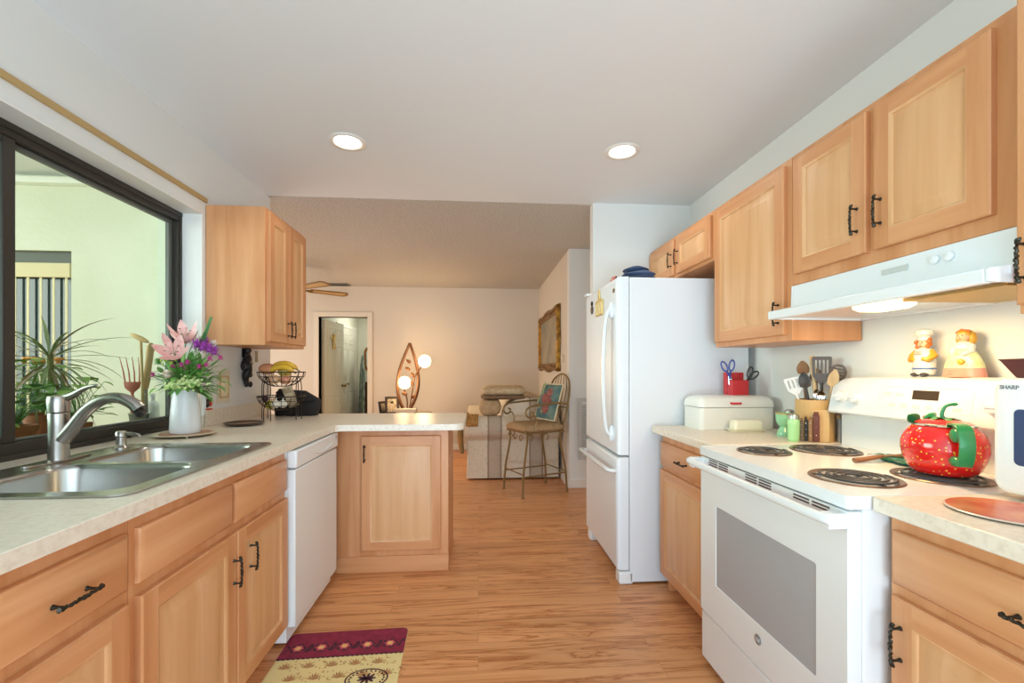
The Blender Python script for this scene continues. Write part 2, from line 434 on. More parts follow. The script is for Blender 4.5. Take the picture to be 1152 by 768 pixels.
# tan wood strip above the window
trim('trim_2', (XW, XW + .012, WY0 - .2, 2.66, 2.196, 2.222), mat=pm('tan_strip', '#B99A66', .6), bevel=.002)
# window head and jamb lining
trim('trim_3', (XW - .112, XW - .001, WY0, WY1, WZ1 - .006, WZ1 + .001), (XW - .112, XW - .001, WY1 - .006, WY1 + .001, WZ0, WZ1 - .006), bevel=.001)

# kitchen window: dark bronze slider
win = thing('window_1', None, None, (-1.66, 1.39, .915), kind='structure')
bm = nb(); X0, X1 = -1.712, -1.66
for a in ((WY0, WY1 - .006, .915, .985), (WY0, WY1 - .006, 2.075, WZ1 - .006), (WY1 - .034, WY1 - .006, .985, 2.075), (WY0, WY0 + .05, .985, 2.065)):
    box(bm, X0, X1, *a)
box(bm, X1 - .002, X1 + .012, WY0, WY1 - .006, .915, .945); box(bm, X1 - .002, X1 + .008, WY0, WY1 - .006, 2.10, WZ1 - .006); box(bm, X1 - .002, X1 + .006, WY1 - .022, WY1 - .006, .945, 2.10)
part('window_frame', bm, BRONZE, win, bevel=.003)
bm = nb()
for a in ((1.69, 1.735, .985, 2.075), (WY0 + .05, 1.69, .985, 1.01), (WY0 + .05, 1.69, 2.05, 2.075)): box(bm, -1.688, -1.664, *a)
part('window_sash', bm, BRONZE, win, bevel=.003)
bm = nb()
box(bm, -1.71, -1.69, 1.70, WY1 - .034, .985, .995); box(bm, -1.71, -1.69, 1.70, WY1 - .034, 2.055, 2.075); box(bm, -1.71, -1.69, WY1 - .062, WY1 - .034, .995, 2.055)
part('window_sash', bm, pm('greenish_bronze_sash', '#6B6F68', .4, .3), win, bevel=.003)
bm = nb(); box(bm, -1.678, -1.674, WY0 + .04, 1.695, 1.0, 2.06); part('window_pane', bm, glass_mat('left_glass', '#C9D6CE', .12), win)
bm = nb(); box(bm, -1.702, -1.698, 1.70, WY1 - .055, .99, 2.06); part('window_pane', bm, GLASS, win)

# ------------------------------------------------------------------ porch outside the window
GREEN = pm('pale_green_stucco', '#E6E8D8', .85, bump=(35, .2, .01), var=('#DFE2CF', 3))
bm = nb(); PX0, PX1, PZ1 = -4.05, -2.69, 2.035
box(bm, -7.0, PX0, 3.16, 3.29, -.1, 2.8); box(bm, PX1, XW - .2, 3.16, 3.29, -.1, 2.8); box(bm, PX0, PX1, 3.16, 3.29, PZ1, 2.8)
struct('wall_porch_front', bm, GREEN)
bm = nb(); box(bm, -2.0, XW - .2, 2.94, 3.16, -.1, 2.8)
struct('wall_porch_return', bm, pm('pale_grey_stucco', '#DCE2D3', .85, bump=(35, .2, .01)))
sbox('ceiling_porch', -7.0, XW - .2, -2.5, 3.16, 2.72, 2.8, mat=pm('porch_ceiling', '#EEF2E4', .8))
trim('trim_4', (-7, -2.0, 3.10, 3.16, 2.46, 2.50), (-7, -2.0, 3.13, 3.16, 2.55, 2.72), mat=pm('porch_trim', '#F2F4EC', .5))
sbox('floor_lawn', -14.0, -4.4, -8.0, 3.16, -.2, -.14, mat=pm('lawn_green', '#93B04E', .9, var=('#7C9C40', 5)))
sbox('floor_porch', -4.4, XW - .2, -3.0, 3.16, -.16, -.1, mat=pm('porch_slab', '#B9B5A6', .8, var=('#A8A496', 6)))
pw = thing('window_2', None, None, (PX0, 3.2, 0), kind='structure')
bm = nb()
for a in ((PX0, PX1, 1.955, PZ1), (PX0, PX0 + .05, 0, 1.955), (PX1 - .012, PX1, 0, 1.955), (-3.44, -3.38, 0, 1.955)): box(bm, a[0], a[1], 3.19, 3.25, a[2], a[3])
part('window_frame', bm, pm('porch_door_frame', '#4C5048', .4, .2), pw, bevel=.003)
bm = nb(); box(bm, PX0 + .03, PX1 - .01, 3.205, 3.211, 0, 1.98); part('window_pane', bm, pm('dark_reflecting_glass', '#3C4A4A', .04, 0, .9), pw)
bl = thing('vertical_blind', 'cream vertical blind hanging in the porch door, seen through kitchen window', 'blind', (-3.42, 3.18, 2.0))
bm = nb(); box(bm, PX0 + .04, PX1 - .014, 3.165, 3.189, 1.86, 1.955); part('headrail', bm, pm('blind_cream', '#E6D7AE', .6), bl, bevel=.003)
SL = pm('blind_slat_cream', '#EADDB6', .6)
for k in range(15):
    x = -2.735 - .079 * k
    bm = nb(); box(bm, x - .0075, x + .0075, 3.175, 3.178, .05, 1.865); part('slat', bm, SL, bl)
# garden seen in the porch glass: shrubs out in the yard
def bush(bm, c, r, n, L, mi=0):
    for i in range(n):
        u = random.uniform(-1, 1); a = random.uniform(0, 2 * PI); q = math.sqrt(1 - u * u); rr = random.uniform(.6, 1)
        d = Vector((q * math.cos(a), q * math.sin(a), u))
        p = Vector(c) + Vector((d.x * r[0], d.y * r[1], d.z * r[2])) * rr
        leaf(bm, p, d + Vector((random.uniform(-.7, .7), random.uniform(-.7, .7), random.uniform(-.4, .7))), (0, 0, 1), L * random.uniform(.7, 1.3), L * .5, random.uniform(-.5, .8), .2, 3, mi)
LEAF1 = pm('leaf_green', '#7FA652', .5, var=('#A4C26A', 12)); LEAF2 = pm('leaf_dark_green', '#5C8C4A', .5, var=('#7CA85C', 14))
for i, (x, y, z, r) in enumerate(((-5.9, .9, .7, .85), (-7.9, -1.2, 1.0, 1.1), (-5.0, -1.9, .55, .75))):
    t = thing('garden_shrub', ['round leafy shrub in the yard beside the porch slab', 'tall leafy shrub furthest out in the yard', 'low leafy shrub in the yard nearest the house'][i], 'shrub', (x, y, -.1), group=None)
    bm = nb(); bush(bm, (x, y, z), (r, r, r), 420, .2); o = part('foliage', bm, [LEAF1, LEAF2, LEAF1][i], t)
    bm = nb(); tube(bm, [(x, y, -.1), (x + .03, y, .3), (x, y + .02, z)], [.06, .05, .03]); part('stem', bm, pm('bark%d' % i, '#6B5540', .8), t)
# potting shelf below the window outside
SX0, SX1, SZ = -2.42, -1.76, .905
t = thing('potting_shelf', 'weathered wooden potting shelf outside the kitchen window', 'shelf', (-2.09, 1.9, -.1))
PW = wood('weathered_wood', 'y', '#A89A82', '#B9AB92', '#C9BCA5', .75)
bm = nb()
for k in range(4): box(bm, SX0 + k * .166, SX0 + k * .166 + .155, 1.2, 2.75, SZ - .03, SZ)
part('tabletop', bm, PW, t, bevel=.003)
for x in (SX0 + .04, SX1 - .08):
    for y in (1.25, 2.66):
        bm = nb(); box(bm, x, x + .05, y, y + .05, -.1, SZ - .03); part('leg', bm, PW, t)
TERRA = pm('terracotta', '#A5673F', .75, var=('#8C5233', 20)); SOIL = pm('soil', '#4A382A', .95)
def pot(t, c, r, h, mat=TERRA):
    bm = nb(); lathe(bm, [(r * .68, 0), (r * .72, 0), (r * .93, h * .78), (r, h * .78), (r, h), (r * .9, h), (r * .86, h * .85)], c, 28, cap1=False); part('pot', bm, mat, t)
    bm = nb(); lathe(bm, [(.001, h * .86), (r * .87, h * .86)], c, 24, cap0=False, cap1=False); part('soil', bm, SOIL, t)
# spiky dracaena
c = Vector((-2.06, 2.30, SZ))
t = thing('dracaena', 'spiky dracaena with arching dark leaves in a pot outside the kitchen window', 'plant', c)
pot(t, c, .09, .13)
bm = nb(); tube(bm, [c + Vector((0, 0, .1)), c + Vector((.01, 0, .25)), c + Vector((0, .005, .42))], [.014, .012, .014]); part('stem', bm, pm('dracaena_stem', '#8A8A5A', .7), t)
bm = nb(); top = c + Vector((0, .005, .41))
for i in range(46):
    a = i * 2.39996; el = 1.05 - 1.75 * (i / 46) ** .9 + random.uniform(-.12, .12)
    d = Vector((math.cos(a) * math.cos(el), math.sin(a) * math.cos(el), math.sin(el)))
    leaf(bm, top - Vector((0, 0, i * .0015)), d, (0, 0, 1), random.uniform(.26, .40), .0155, random.uniform(.5, 1.3), .35, 9, i % 3 == 0, shape=lambda q: (.35 + .65 * min(1, q * 3)) * (1 - q ** 3) + .03)
part('foliage', bm, [pm('dracaena_leaf', '#86946A', .4), pm('dracaena_leaf_red', '#948068', .4)], t)
# geranium trough and small plants
def leafy(name, label, c, r, n, L, fl=None, pr=.075, ph=.1, mat=LEAF1, up=.13):
    t = thing(name, label, 'plant', c); c = Vector(c); pot(t, c, pr, ph)
    bm = nb()
    for i in range(n):
        a = random.uniform(0, 2 * PI); q = math.sqrt(random.random()) * r
        base = c + Vector((0, 0, ph * .9)); tip = c + Vector((q * math.cos(a), q * math.sin(a), ph + random.uniform(.02, up * 1.5)))
        tube(bm, [base, base.lerp(tip, .5) + Vector((0, 0, .03)), tip], .0016, 4, mi=1)
        leaf(bm, tip, (math.cos(a), math.sin(a), random.uniform(-.3, .5)), (0, 0, 1), L * random.uniform(.7, 1.2), L * .95, .5, .2, 5, 0)
    part('foliage', bm, [mat, LEAF2], t)
    if fl:
        bm = nb()
        for k in range(3):
            a = k * 2.2 + .3; p = c + Vector((.55 * r * math.cos(a), .55 * r * math.sin(a), ph + up * 1.35))
            for j in range(9): ell(bm, p + Vector((random.uniform(-.02, .02), random.uniform(-.02, .02), random.uniform(-.01, .012))), (.011, .011, .007), n=8, m=5)
        part('blossom', bm, fl, t)
leafy('geranium', 'potted geranium with salmon pink blossoms on the outdoor potting shelf', (-1.95, 1.86, SZ), .13, 40, .06, pm('salmon_flower', '#E07A62', .6))
leafy('leafy_plant', 'bushy green plant spilling from a pot beside the potted geranium outdoors', (-2.0, 2.08, SZ), .15, 46, .07, None, mat=LEAF2)
leafy('leafy_plant', 'trailing green plant in a pot beside the garden tools outdoors', (-1.93, 2.30, SZ), .10, 34, .055, None, .055, .085, up=.15)
leafy('flowering_plant', 'small plant with orange blossoms behind the spiky dracaena outdoors', (-2.25, 2.48, SZ), .11, 36, .06, pm('orange_flower', '#E8923A', .6), .07, .12, up=.2)
# tools standing in a tin bucket outside
c = Vector((-1.86, 2.60, SZ))
t = thing('tin_bucket', 'small galvanised tin bucket holding garden tools outside the window', 'bucket', c)
bm = nb(); lathe(bm, [(.035, 0), (.036, 0), (.05, .1), (.053, .103), (.05, .106), (.046, .1), (.034, .006), (.001, .006)], c, 28); part('pail', bm, pm('galvanised', '#A9ADA8', .4, .8), t)
bm = nb(); tube(bm, [c + Vector((.052 * math.cos(a), -.01, .1 - .055 * math.sin(a))) for a in [PI * k / 12 for k in range(13)]], .0018, 6); part('handle', bm, IRON, t)
def T(x, y, z): return c + Vector((x, y, z))
t = thing('hand_fork', 'red hand fork with tines up standing in the tin bucket', 'garden tool', T(-.02, -.012, .012))
R_ = pm('faded_red_metal', '#C4705C', .55)
bm = nb(); tube(bm, [T(-.02, -.012, .012), T(-.025, -.012, .12), T(-.03, -.014, .20)], [.012, .015, .009]); part('handle', bm, pm('worn_wood', '#B98E5C', .7), t)
bm = nb(); p = T(-.03, -.014, .198)
lathe(bm, [(.006, 0), (.010, .02), (.038, .045), (.043, .07), (.043, .078)], p, 16, sy=.4)
for k in range(4):
    o = (k - 1.5) * .024
    tube(bm, [p + Vector((o, 0, .07)), p + Vector((o * 1.15 - .004, 0, .13)), p + Vector((o * 1.35 - .018, 0, .215))], [.0042, .0036, .0014], 6)
part('tines', bm, R_, t)
t = thing('hand_trowel', 'garden trowel with long pale wooden handle up, standing in the tin bucket', 'garden tool', T(.012, .012, .012))
bm = nb(); tube(bm, [T(.012, .012, .012), T(.014, .012, .11), T(.02, .013, .24)], [.012, .018, .009]); part('blade', bm, pm('worn_steel', '#A59F8F', .5, .7), t)
bm = nb(); tube(bm, [T(.02, .013, .235), T(.025, .014, .29), T(.034, .016, .38), T(.043, .018, .47), T(.046, .018, .492)], [.012, .017, .016, .019, .008], 12); part('handle', bm, pm('pale_tool_wood', '#D2AE78', .6), t)
bm = nb(); ell(bm, T(.012, -.02, .515), (.055, .014, .014), Matrix.Rotation(.45, 3, 'Y')); tube(bm, [T(.02, -.012, .01), T(.026, -.02, .3), T(.018, -.02, .508)], [.006, .006, .007])
solo('dibber', bm, pm('dibber_wood', '#D9B67E', .6), 'wooden T-handled dibber standing beside the trowel in the tin bucket', 'garden tool', T(.02, -.012, .01), local=False)
c = Vector((-1.87, 2.71, SZ)); bm = nb()
lathe(bm, [(.03, 0), (.034, .004), (.034, .13), (.03, .15), (.013, .165), (.013, .185), (.015, .186), (.015, .205), (.001, .206)], c, 24)
solo('plastic_bottle', bm, WHITE2, 'white plastic bottle on the outdoor shelf beside the window jamb', 'bottle', c, local=False)

# ------------------------------------------------------------------ left run: cabinets, dishwasher, peninsula
XF = -.865                     # face-frame plane, left run
fL = fmL(XF)
def carcass(bm, fm, u0, u1, depth, z0=.1, z1=.887, frame=.038):
    fbox(bm, fm, u0, u1, z0, z1, -depth, 0)
def front_door(fm, u0, u1, v0, v1, root, hu, hv, vert=True, mats=None, n0=0.0, label=None):
    d = part('door', panel_door(lambda u, v, n: fm(u, v, n + n0), u0, u1, v0, v1), mats, root, label=label)
    if hu is not None: part('handle', pull(fm, hu, hv, vert, .02 + n0), ANTB, d)
    return d
def front_drawer(fm, u0, u1, v0, v1, root, mats, handle=True):
    d = part('drawer', slab_front(fm, u0, u1, v0, v1), mats, root)
    if handle: part('handle', pull(fm, (u0 + u1) / 2, (v0 + v1) / 2 - .005, False, .02), ANTB, d)
    return d
ML = [MZ, MY, PZ]
t = thing('base_cabinet', 'x', 'cabinet', (-1.2, .98, 0))
t['label'] = 'maple base cabinet with one drawer and door before the sink, under the window counter'
bm = nb(); fbox(bm, fL, .78, 1.168, .1, .887, -.55, 0); fbox(bm, fL, .78, 1.168, 0, .1, -.55, -.075); part('body', bm, MZ, t)
front_drawer(fL, .83, 1.151, .708, .848, t, MY); front_door(fL, .83, 1.151, .105, .676, t, .855, .56, mats=ML)
t = thing('base_cabinet', 'wide maple sink base cabinet with two doors under false drawer fronts', 'cabinet', (-1.2, 1.62, 0))
bm = nb(); fbox(bm, fL, 1.17, 2.062, .1, .70, -.55, 0); fbox(bm, fL, 1.17, 2.062, .70, .887, -.022, 0); fbox(bm, fL, 1.17, 2.062, 0, .1, -.55, -.075); part('body', bm, MZ, t)
front_drawer(fL, 1.189, 1.612, .708, .848, t, MY, False); front_drawer(fL, 1.634, 2.05, .708, .848, t, MY, False)
front_door(fL, 1.189, 1.630, .105, .676, t, 1.610, .545, mats=ML); front_door(fL, 1.638, 2.052, .105, .676, t, 1.722, .555, mats=ML)
# dishwasher
t = thing('dishwasher', 'white built-in dishwasher between the sink cabinet and the peninsula', 'dishwasher', (-1.1, 2.365, 0))
bm = nb(); box(bm, -1.4, -.86, 2.068, 2.662, .02, .88); part('body', bm, WHITE2, t)
bm = nb(); box(bm, -.862, -.822, 2.07, 2.66, .085, .796); part('door', bm, WHITE, t, bevel=.006)
bm = nb(); box(bm, -.862, -.815, 2.07, 2.66, .802, .882)
o = part('control_panel', bm, WHITE, t, bevel=.007)
bm = nb()
hp = [( -.815, 2.27 + .30 * k / 20, .842 - .022 * math.sin(PI * k / 20)) for k in range(21)]
tube(bm, hp, [.003 + .007 * math.sin(PI * k / 20) for k in range(21)], 8); part('handle', bm, WHITE, t)
bm = nb(); lathe(bm, [(.001, 0), (.012, 0), (.012, .003), (.009, .004), (.001, .004)], (-.816, 2.625, .862), 20, Matrix.Rotation(PI / 2, 3, 'Y')); part('badge', bm, pm('grey_badge', '#A9A9AB', .3, .5), t)
bm = nb(); box(bm, -1.38, -.93, 2.08, 2.65, 0, .085); part('toe_panel', bm, BLACK, t)
# peninsula cabinet
fP = fmF(2.80)
t = thing('peninsula_cabinet', 'maple peninsula cabinet with one door facing the kitchen aisle', 'cabinet', (-.55, 3.08, 0))
bm = nb(); fbox(bm, fP, -1.54, -.186, .0, .887, -.53, 0); part('body', bm, MZ, t, bevel=.002)
bm = nb(); fbox(bm, fP, -.862, -.726, .10, .887, .0005, .006); part('filler_panel', bm, MZ, t)
bm = nb(); fbox(bm, fP, -.862, -.184, 0, .1, .0005, .012); part('base_board', bm, MX, t, bevel=.002)
front_door(fP, -.715, -.232, .135, .84, t, -.692, .735, mats=[MZ, MX, PZ])
# counter: one L-shaped slab with a hole for the sink
bm = nb()
CX0 = -1.655
outer = [(-.832, .5), (-.832, 2.60), (-.826, 2.64), (-.80, 2.66)] + [(-.135 + .05 * math.sin(a), 2.71 - .05 * math.cos(a)) for a in [PI / 2 * k / 6 for k in range(7)]] + \
        [(-.135 + .05 * math.cos(a), 3.31 + .05 * math.sin(a)) for a in [PI / 2 * k / 6 for k in range(7)]] + [(-1.548, 3.36), (-1.548, 2.63), (CX0, 2.63), (CX0, .5)]
hole = [(x, y) for x, y in rrect(-1.475, -.905, 1.215, 1.995, .04)]
slab(bm, [outer, hole], .887, ZC)
solo('countertop', bm, CNT, 'cream speckled laminate L-shaped countertop around the sink and along the peninsula', 'countertop', (-1.2, 1.9, .887), local=False, bevel=.004)
bm = nb(); box(bm, XW, XW + .018, 2.64, 3.36, ZC, 1.018)
solo('backsplash', bm, CNT, 'short cream laminate backsplash strip behind the fruit basket', 'backsplash', (XW, 3.0, ZC), local=False, bevel=.003)
# sink
t = thing('kitchen_sink', 'double-bowl stainless steel drop-in sink below the window', 'sink', (-1.19, 1.605, ZC))
b1, b2 = rrect(-1.375, -.935, 1.235, 1.587, .07, 8), rrect(-1.375, -.935, 1.623, 1.975, .07, 8)
out = rrect(-1.505, -.885, 1.19, 2.02, .05, 8)
bm = nb(); prism(bm, [out, b1, b2], lambda x, y: (x, y, ZC + .0008), lambda x, y: (x, y, ZC + .006))
part('rim', bm, STEEL, t, bevel=.003, angle=30)
for (x0, x1, y0, y1) in ((-1.375, -.935, 1.235, 1.587), (-1.375, -.935, 1.623, 1.975)):
    bm = nb(); rs = []
    for i, z, r in ((0, ZC + .004, .07), (.002, ZC - .01, .07), (.014, ZC - .15, .065), (.03, ZC - .178, .06), (.06, ZC - .186, .05), (.15, ZC - .19, .03)):
        rs.append([(x, y, z) for x, y in rrect(x0 + i, x1 - i, y0 + i, y1 - i, r, 8)])
    rings(bm, rs, cap0=False); o = part('bowl', bm, STEEL, t, angle=60)
    m_ = o.modifiers.new('thick', 'SOLIDIFY'); m_.thickness = .002; m_.offset = 0
    bm = nb(); lathe(bm, [(.001, .002), (.02, .002), (.024, .005), (.04, .006), (.045, .003), (.045, 0)], ((x0 + x1) / 2, (y0 + y1) / 2, ZC - .1885), 24, cap1=False); part('drain', bm, CHROME, o)
# faucet
fx, fy, fz = -1.445, 1.65, ZC + .0062
t = thing('kitchen_faucet', 'brushed nickel single-lever faucet with arched spout at the sink', 'faucet', (fx, fy, fz))
bm = nb(); slab(bm, [circ(fx, fy, .03, 40, .125)], fz, fz + .007); part('base_plate', bm, NICK, t, bevel=.004, seg=3)
bm = nb(); lathe(bm, [(.029, .006), (.0285, .012), (.0275, .05), (.0275, .12), (.029, .163), (.0285, .166), (.0265, .168)], (fx, fy, fz), 32); part('body', bm, NICK, t)
bm = nb(); lathe(bm, [(.0265, .169), (.0295, .171), (.031, .2), (.031, .215), (.028, .224), (.015, .228), (.001, .228)], (fx, fy, fz), 32)
sp = bez([(fx + .012, fy, fz + .216), (fx + .05, fy - .005, fz + .228), (fx + .095, fy - .012, fz + .252), (fx + .14, fy - .02, fz + .263)], 16)
tube(bm, sp, [.014, .014, .014, .0135, .013, .0125, .012, .011, .010, .009, .0085, .008, .0075, .007, .0065, .006, .004], 12, flat=.8); part('lever', bm, NICK, t)
bm = nb(); sp = bez([(fx + .012, fy, fz + .075), (fx + .045, fy, fz + .115), (fx + .09, fy, fz + .175), (fx + .145, fy, fz + .212), (fx + .20, fy, fz + .216), (fx + .245, fy, fz + .195), (fx + .265, fy, fz + .176)], 30)
tube(bm, sp, [.025 - .006 * min(1, i / 12) + .0035 * max(0, (i - 20) / 10) for i in range(31)], 20); part('spout', bm, NICK, t)
bm = nb(); lathe(bm, [(.001, 0), (.013, 0), (.015, .004), (.016, .02)], (fx + .257, fy, fz + .158), 20, Matrix.Rotation(.75, 3, 'Y')); part('aerator', bm, BLACK, t)
# soap dispenser
dx, dy = -1.43, 1.90
t = thing('soap_dispenser', 'small brushed nickel soap dispenser pump on the sink deck', 'soap dispenser', (dx, dy, fz))
bm = nb(); lathe(bm, [(.027, 0), (.027, .005), (.017, .015), (.016, .045), (.0195, .048), (.0195, .064), (.016, .069), (.001, .07)], (dx, dy, fz), 24); part('body', bm, NICK, t)
bm = nb(); tube(bm, [(dx + .01, dy, fz + .057), (dx + .035, dy, fz + .058), (dx + .066, dy, fz + .053), (dx + .072, dy, fz + .046)], [.0085, .0078, .0065, .005], 10); part('nozzle', bm, NICK, t)

# ---- pitcher and bouquet
vx, vy = -1.425, 2.285; vz = ZC + .016
t = thing('trivet_plate', 'red-and-cream round trivet plate on small feet under the white pitcher', 'trivet', (vx, vy, ZC))
bm = nb(); lathe(bm, [(.001, .009), (.115, .009), (.13, .0115), (.132, .014), (.129, .0155), (.113, .0125), (.001, .0125)], (vx, vy, ZC), 40); part('plate', bm, pm('cream_rim', '#D9CBB0', .35), t)
bm = nb(); lathe(bm, [(.001, .0127), (.105, .0127), (.105, .0145), (.001, .0145)], (vx, vy, ZC), 40); part('inlay', bm, pm('trivet_red', '#A8392F', .4, var=('#C9AE8C', 30)), t)
for k in range(4):
    bm = nb(); lathe(bm, [(.004, 0), (.006, .009)], (vx + .1 * math.cos(k * PI / 2 + .6), vy + .1 * math.sin(k * PI / 2 + .6), ZC), 10); part('foot', bm, TRIM, t)
t = thing('flower_pitcher', 'tapered white enamel pitcher holding a bouquet beside the sink', 'pitcher', (vx, vy, vz))
bm = nb(); lathe(bm, [(.001, .0), (.062, 0), (.064, .003), (.066, .02), (.061, .11), (.054, .19), (.052, .21), (.054, .217), (.051, .219), (.049, .21), (.058, .11), (.062, .012), (.001, .008)], (vx, vy, vz), 40, cap0=False, cap1=False); part('body', bm, WHITE, t)
bm = nb(); tube(bm, bez([(vx + .012, vy + .050, vz + .195), (vx + .024, vy + .09, vz + .2), (vx + .028, vy + .102, vz + .15), (vx + .024, vy + .095, vz + .08), (vx + .014, vy + .06, vz + .045)], 18), .006, 10, flat=1.5); part('handle', bm, WHITE, t)
def V(px, py, dY=0.0):         # a bouquet spot by its bearing and height, in the vase's own vertical sheet at depth dY
    th = math.atan(38 / F); s, c = math.sin(th), math.cos(th); a = (px - 576) / F; b = (416 - py) / F
    tt = (vy + dY) / (-a * s + c)
    return Vector(((a * c + s) * tt, vy + dY, CAM_Z + b * tt))
GST = pm('flower_stem', '#6B9A48', .5); GLF = pm('bouquet_leaf', '#5E9A44', .42, var=('#86B45A', 25))
mouth = Vector((vx, vy, vz + .20)); foot = Vector((vx, vy, vz + .03))
def stem(bm, tip, j, mi=0, r=.0022):
    o = Vector((.03 * math.cos(j * 2.4), .03 * math.sin(j * 2.4), 0))
    tube(bm, bez([foot + o * -.8, mouth + o, mouth.lerp(tip, .5) + o * .6 + Vector((0, 0, .01)), tip], 12), r, 6, mi=mi)
sj = [0]
def flower(name, label, tip, build, mats, petal_name='petals', group=None, leaves=0):
    sj[0] += 1
    t = thing(name, label, 'flower', tip, group=group)
    bm = nb(); stem(bm, tip, sj[0])
    for k in range(leaves):
        q = mouth.lerp(tip, .35 + .3 * k / max(1, leaves)); a = sj[0] * 1.7 + k * 2.4
        leaf(bm, q, (math.cos(a), math.sin(a), .6), (0, 0, 1), .085, .024, .9, .2, 6, 1)
    part('stem', bm, [GST, GLF], t)
    bm = nb(); build(bm, Vector(tip)); part(petal_name, bm, mats, t)
    return t
PINK = pm('lily_pink', '#EDB2AA', .5, var=('#F5D2CA', 40)); ANTH = pm('lily_anther', '#8E3B22', .6)
def lily(d, size):
    d = Vector(d).normalized()
    def f(bm, p):
        u = d.orthogonal().normalized(); v = d.cross(u)
        for k in range(6):
            a = k * PI / 3 + .3; r = u * math.cos(a) + v * math.sin(a)
            leaf(bm, p + r * .004, (d * .75 + r).normalized(), d, size * (1 if k % 2 else 1.05), size * (.38 if k % 2 else .25), -.75, .3, 8, 0, shape=lambda q: max(.02, math.sin(PI * min(1, q * .9 + .1)) ** .8))
        for k in range(6):
            a = k * PI / 3 + .8; r = u * math.cos(a) + v * math.sin(a); e = p + d * size * .62 + r * size * .22
            tube(bm, [p, p + d * size * .3 + r * size * .06, e], .0009, 4, mi=2); ell(bm, e, (.006, .0022, .0022), n=6, m=4, mi=1)
    return f
flower('lily', 'large open pink lily low at the window side of the bouquet', V(197, 399, -.05), lily((.35, -.85, .35), .128), [PINK, ANTH, GST], leaves=1)
flower('lily', 'pink lily opening upward at the top of the bouquet', V(209, 386, 0), lily((.25, -.6, .75), .118), [PINK, ANTH, GST], leaves=1)
def pom(r, n, L, W, mi=0, dn=(0, 0, 1)):
    def f(bm, p):
        for i in range(n):
            z = 1 - 1.75 * (i + .5) / n; q = math.sqrt(max(0, 1 - z * z)); a = i * 2.39996
            d = Vector((q * math.cos(a), q * math.sin(a), z)); leaf(bm, p + d * r * .45, d, (0, 0, 1) if abs(z) < .9 else (1, 0, 0), L, W, -.3, .2, 3, mi if not callable(mi) else mi(i))
        ell(bm, p, (r * .5,) * 3, n=8, m=6, mi=0)
    return f
PUR = pm('purple_aster', '#A23BA8', .55, var=('#C061C0', 60)); MAG = pm('magenta_carnation', '#C02C86', .55, var=('#D85AA4', 70))
for j, (px, py, dy) in enumerate(((221, 388, -.03), (228, 391, -.04), (235, 393, -.03), (241, 396, -.01), (231, 386, .02))):
    flower('aster', 'shaggy purple aster in the purple spray at the top of the bouquet', V(px, py, dy), pom(.024, 60, .028, .0065), PUR, group='purple asters in the bouquet')
for j, (px, py, dy) in enumerate(((204, 411, -.07), (211, 408, -.08), (209, 414, -.07), (194, 414, -.08), (224, 413, -.07), (232, 411, -.06), (236, 404, -.05), (248, 403, 0), (172, 422, -.06))):
    flower('carnation', ['small magenta carnation within the greenery of the bouquet', 'small magenta carnation drooping out at the window edge of the bouquet'][j == 8] if j < 7 or j == 8 else 'small magenta carnation out at the cabinet edge of the bouquet', V(px, py, dy), pom(.011, 26, .013, .008), MAG, group='magenta carnations in the bouquet' if j < 7 else None)
CREAM = pm('cream_petals', '#EFE9DA', .55); BLUSH = pm('blush_petals', '#EBC9C0', .55)
flower('rose', 'cream and blush rose low at the window side of the bouquet', V(189, 422, -.07), pom(.024, 38, .02, .02, lambda i: i % 2), [CREAM, BLUSH])
for px, py, dy in ((227, 382, .03), (240, 388, .04), (218, 383, .05)):
    flower('daisy', 'white blossom behind the purple asters', V(px, py, dy), pom(.02, 40, .02, .012), CREAM, group='white blossoms behind the asters')
def hyd(bm, p):
    for i in range(110):
        q = Vector((random.gauss(0, .025), random.gauss(0, .014), random.gauss(0, .013)))
        for k in range(4):
            a = k * PI / 2 + i; leaf(bm, p + q, (math.cos(a), -.4 + math.sin(a) * .5, math.sin(a) * .8), (0, -1, .3), .008, .008, .1, .1, 2, 0)
    ell(bm, p + Vector((0, .005, -.004)), (.036, .018, .02))
flower('hydrangea', 'pale green hydrangea head over the pitcher mouth', V(199, 433, -.065), hyd, pm('pale_green_petals', '#C6D582', .6, var=('#DCE6A6', 60)))
flower('hydrangea', 'small pale green hydrangea sprig beside the larger hydrangea head', V(214, 430, -.06), lambda bm, p: hyd(bm, p), bpy.data.materials['pale_green_petals'])
def berries(bm, p):
    for i in range(22): ell(bm, p + Vector((random.gauss(0, .02), random.gauss(0, .012), random.gauss(0, .014))), (.0048,) * 3, n=8, m=6)
flower('berry_sprig', 'sprig of yellow-green berries under the low lily', V(189, 405, -.045), berries, pm('green_berry', '#A9B84A', .35), 'berries')
flower('dianthus', 'fuzzy green ball bloom at the window edge of the bouquet', V(178, 407, -.04), pom(.018, 90, .018, .003), pm('fuzzy_green', '#5E9A3E', .6))
def spear(bm, p):
    q = mouth.lerp(p, .55)
    for i in range(16):
        t_ = i / 16; r = q.lerp(p, t_)
        for s in (-1, 1): leaf(bm, r, (p - q).normalized() * .9 + Vector((s * .3, -.15, 0)), (0, -1, 0), .04 * (1 - t_ * .6), .010, .1, .1, 4, 0)
flower('gladiolus', 'tall dark green gladiolus spike rising above the bouquet', V(238, 357, 0), spear, pm('spike_green', '#3F6B3A', .5), 'buds')
t = thing('greenery', 'mixed green foliage filling the bouquet in the white pitcher', 'foliage', mouth, kind='stuff')
bm = nb()
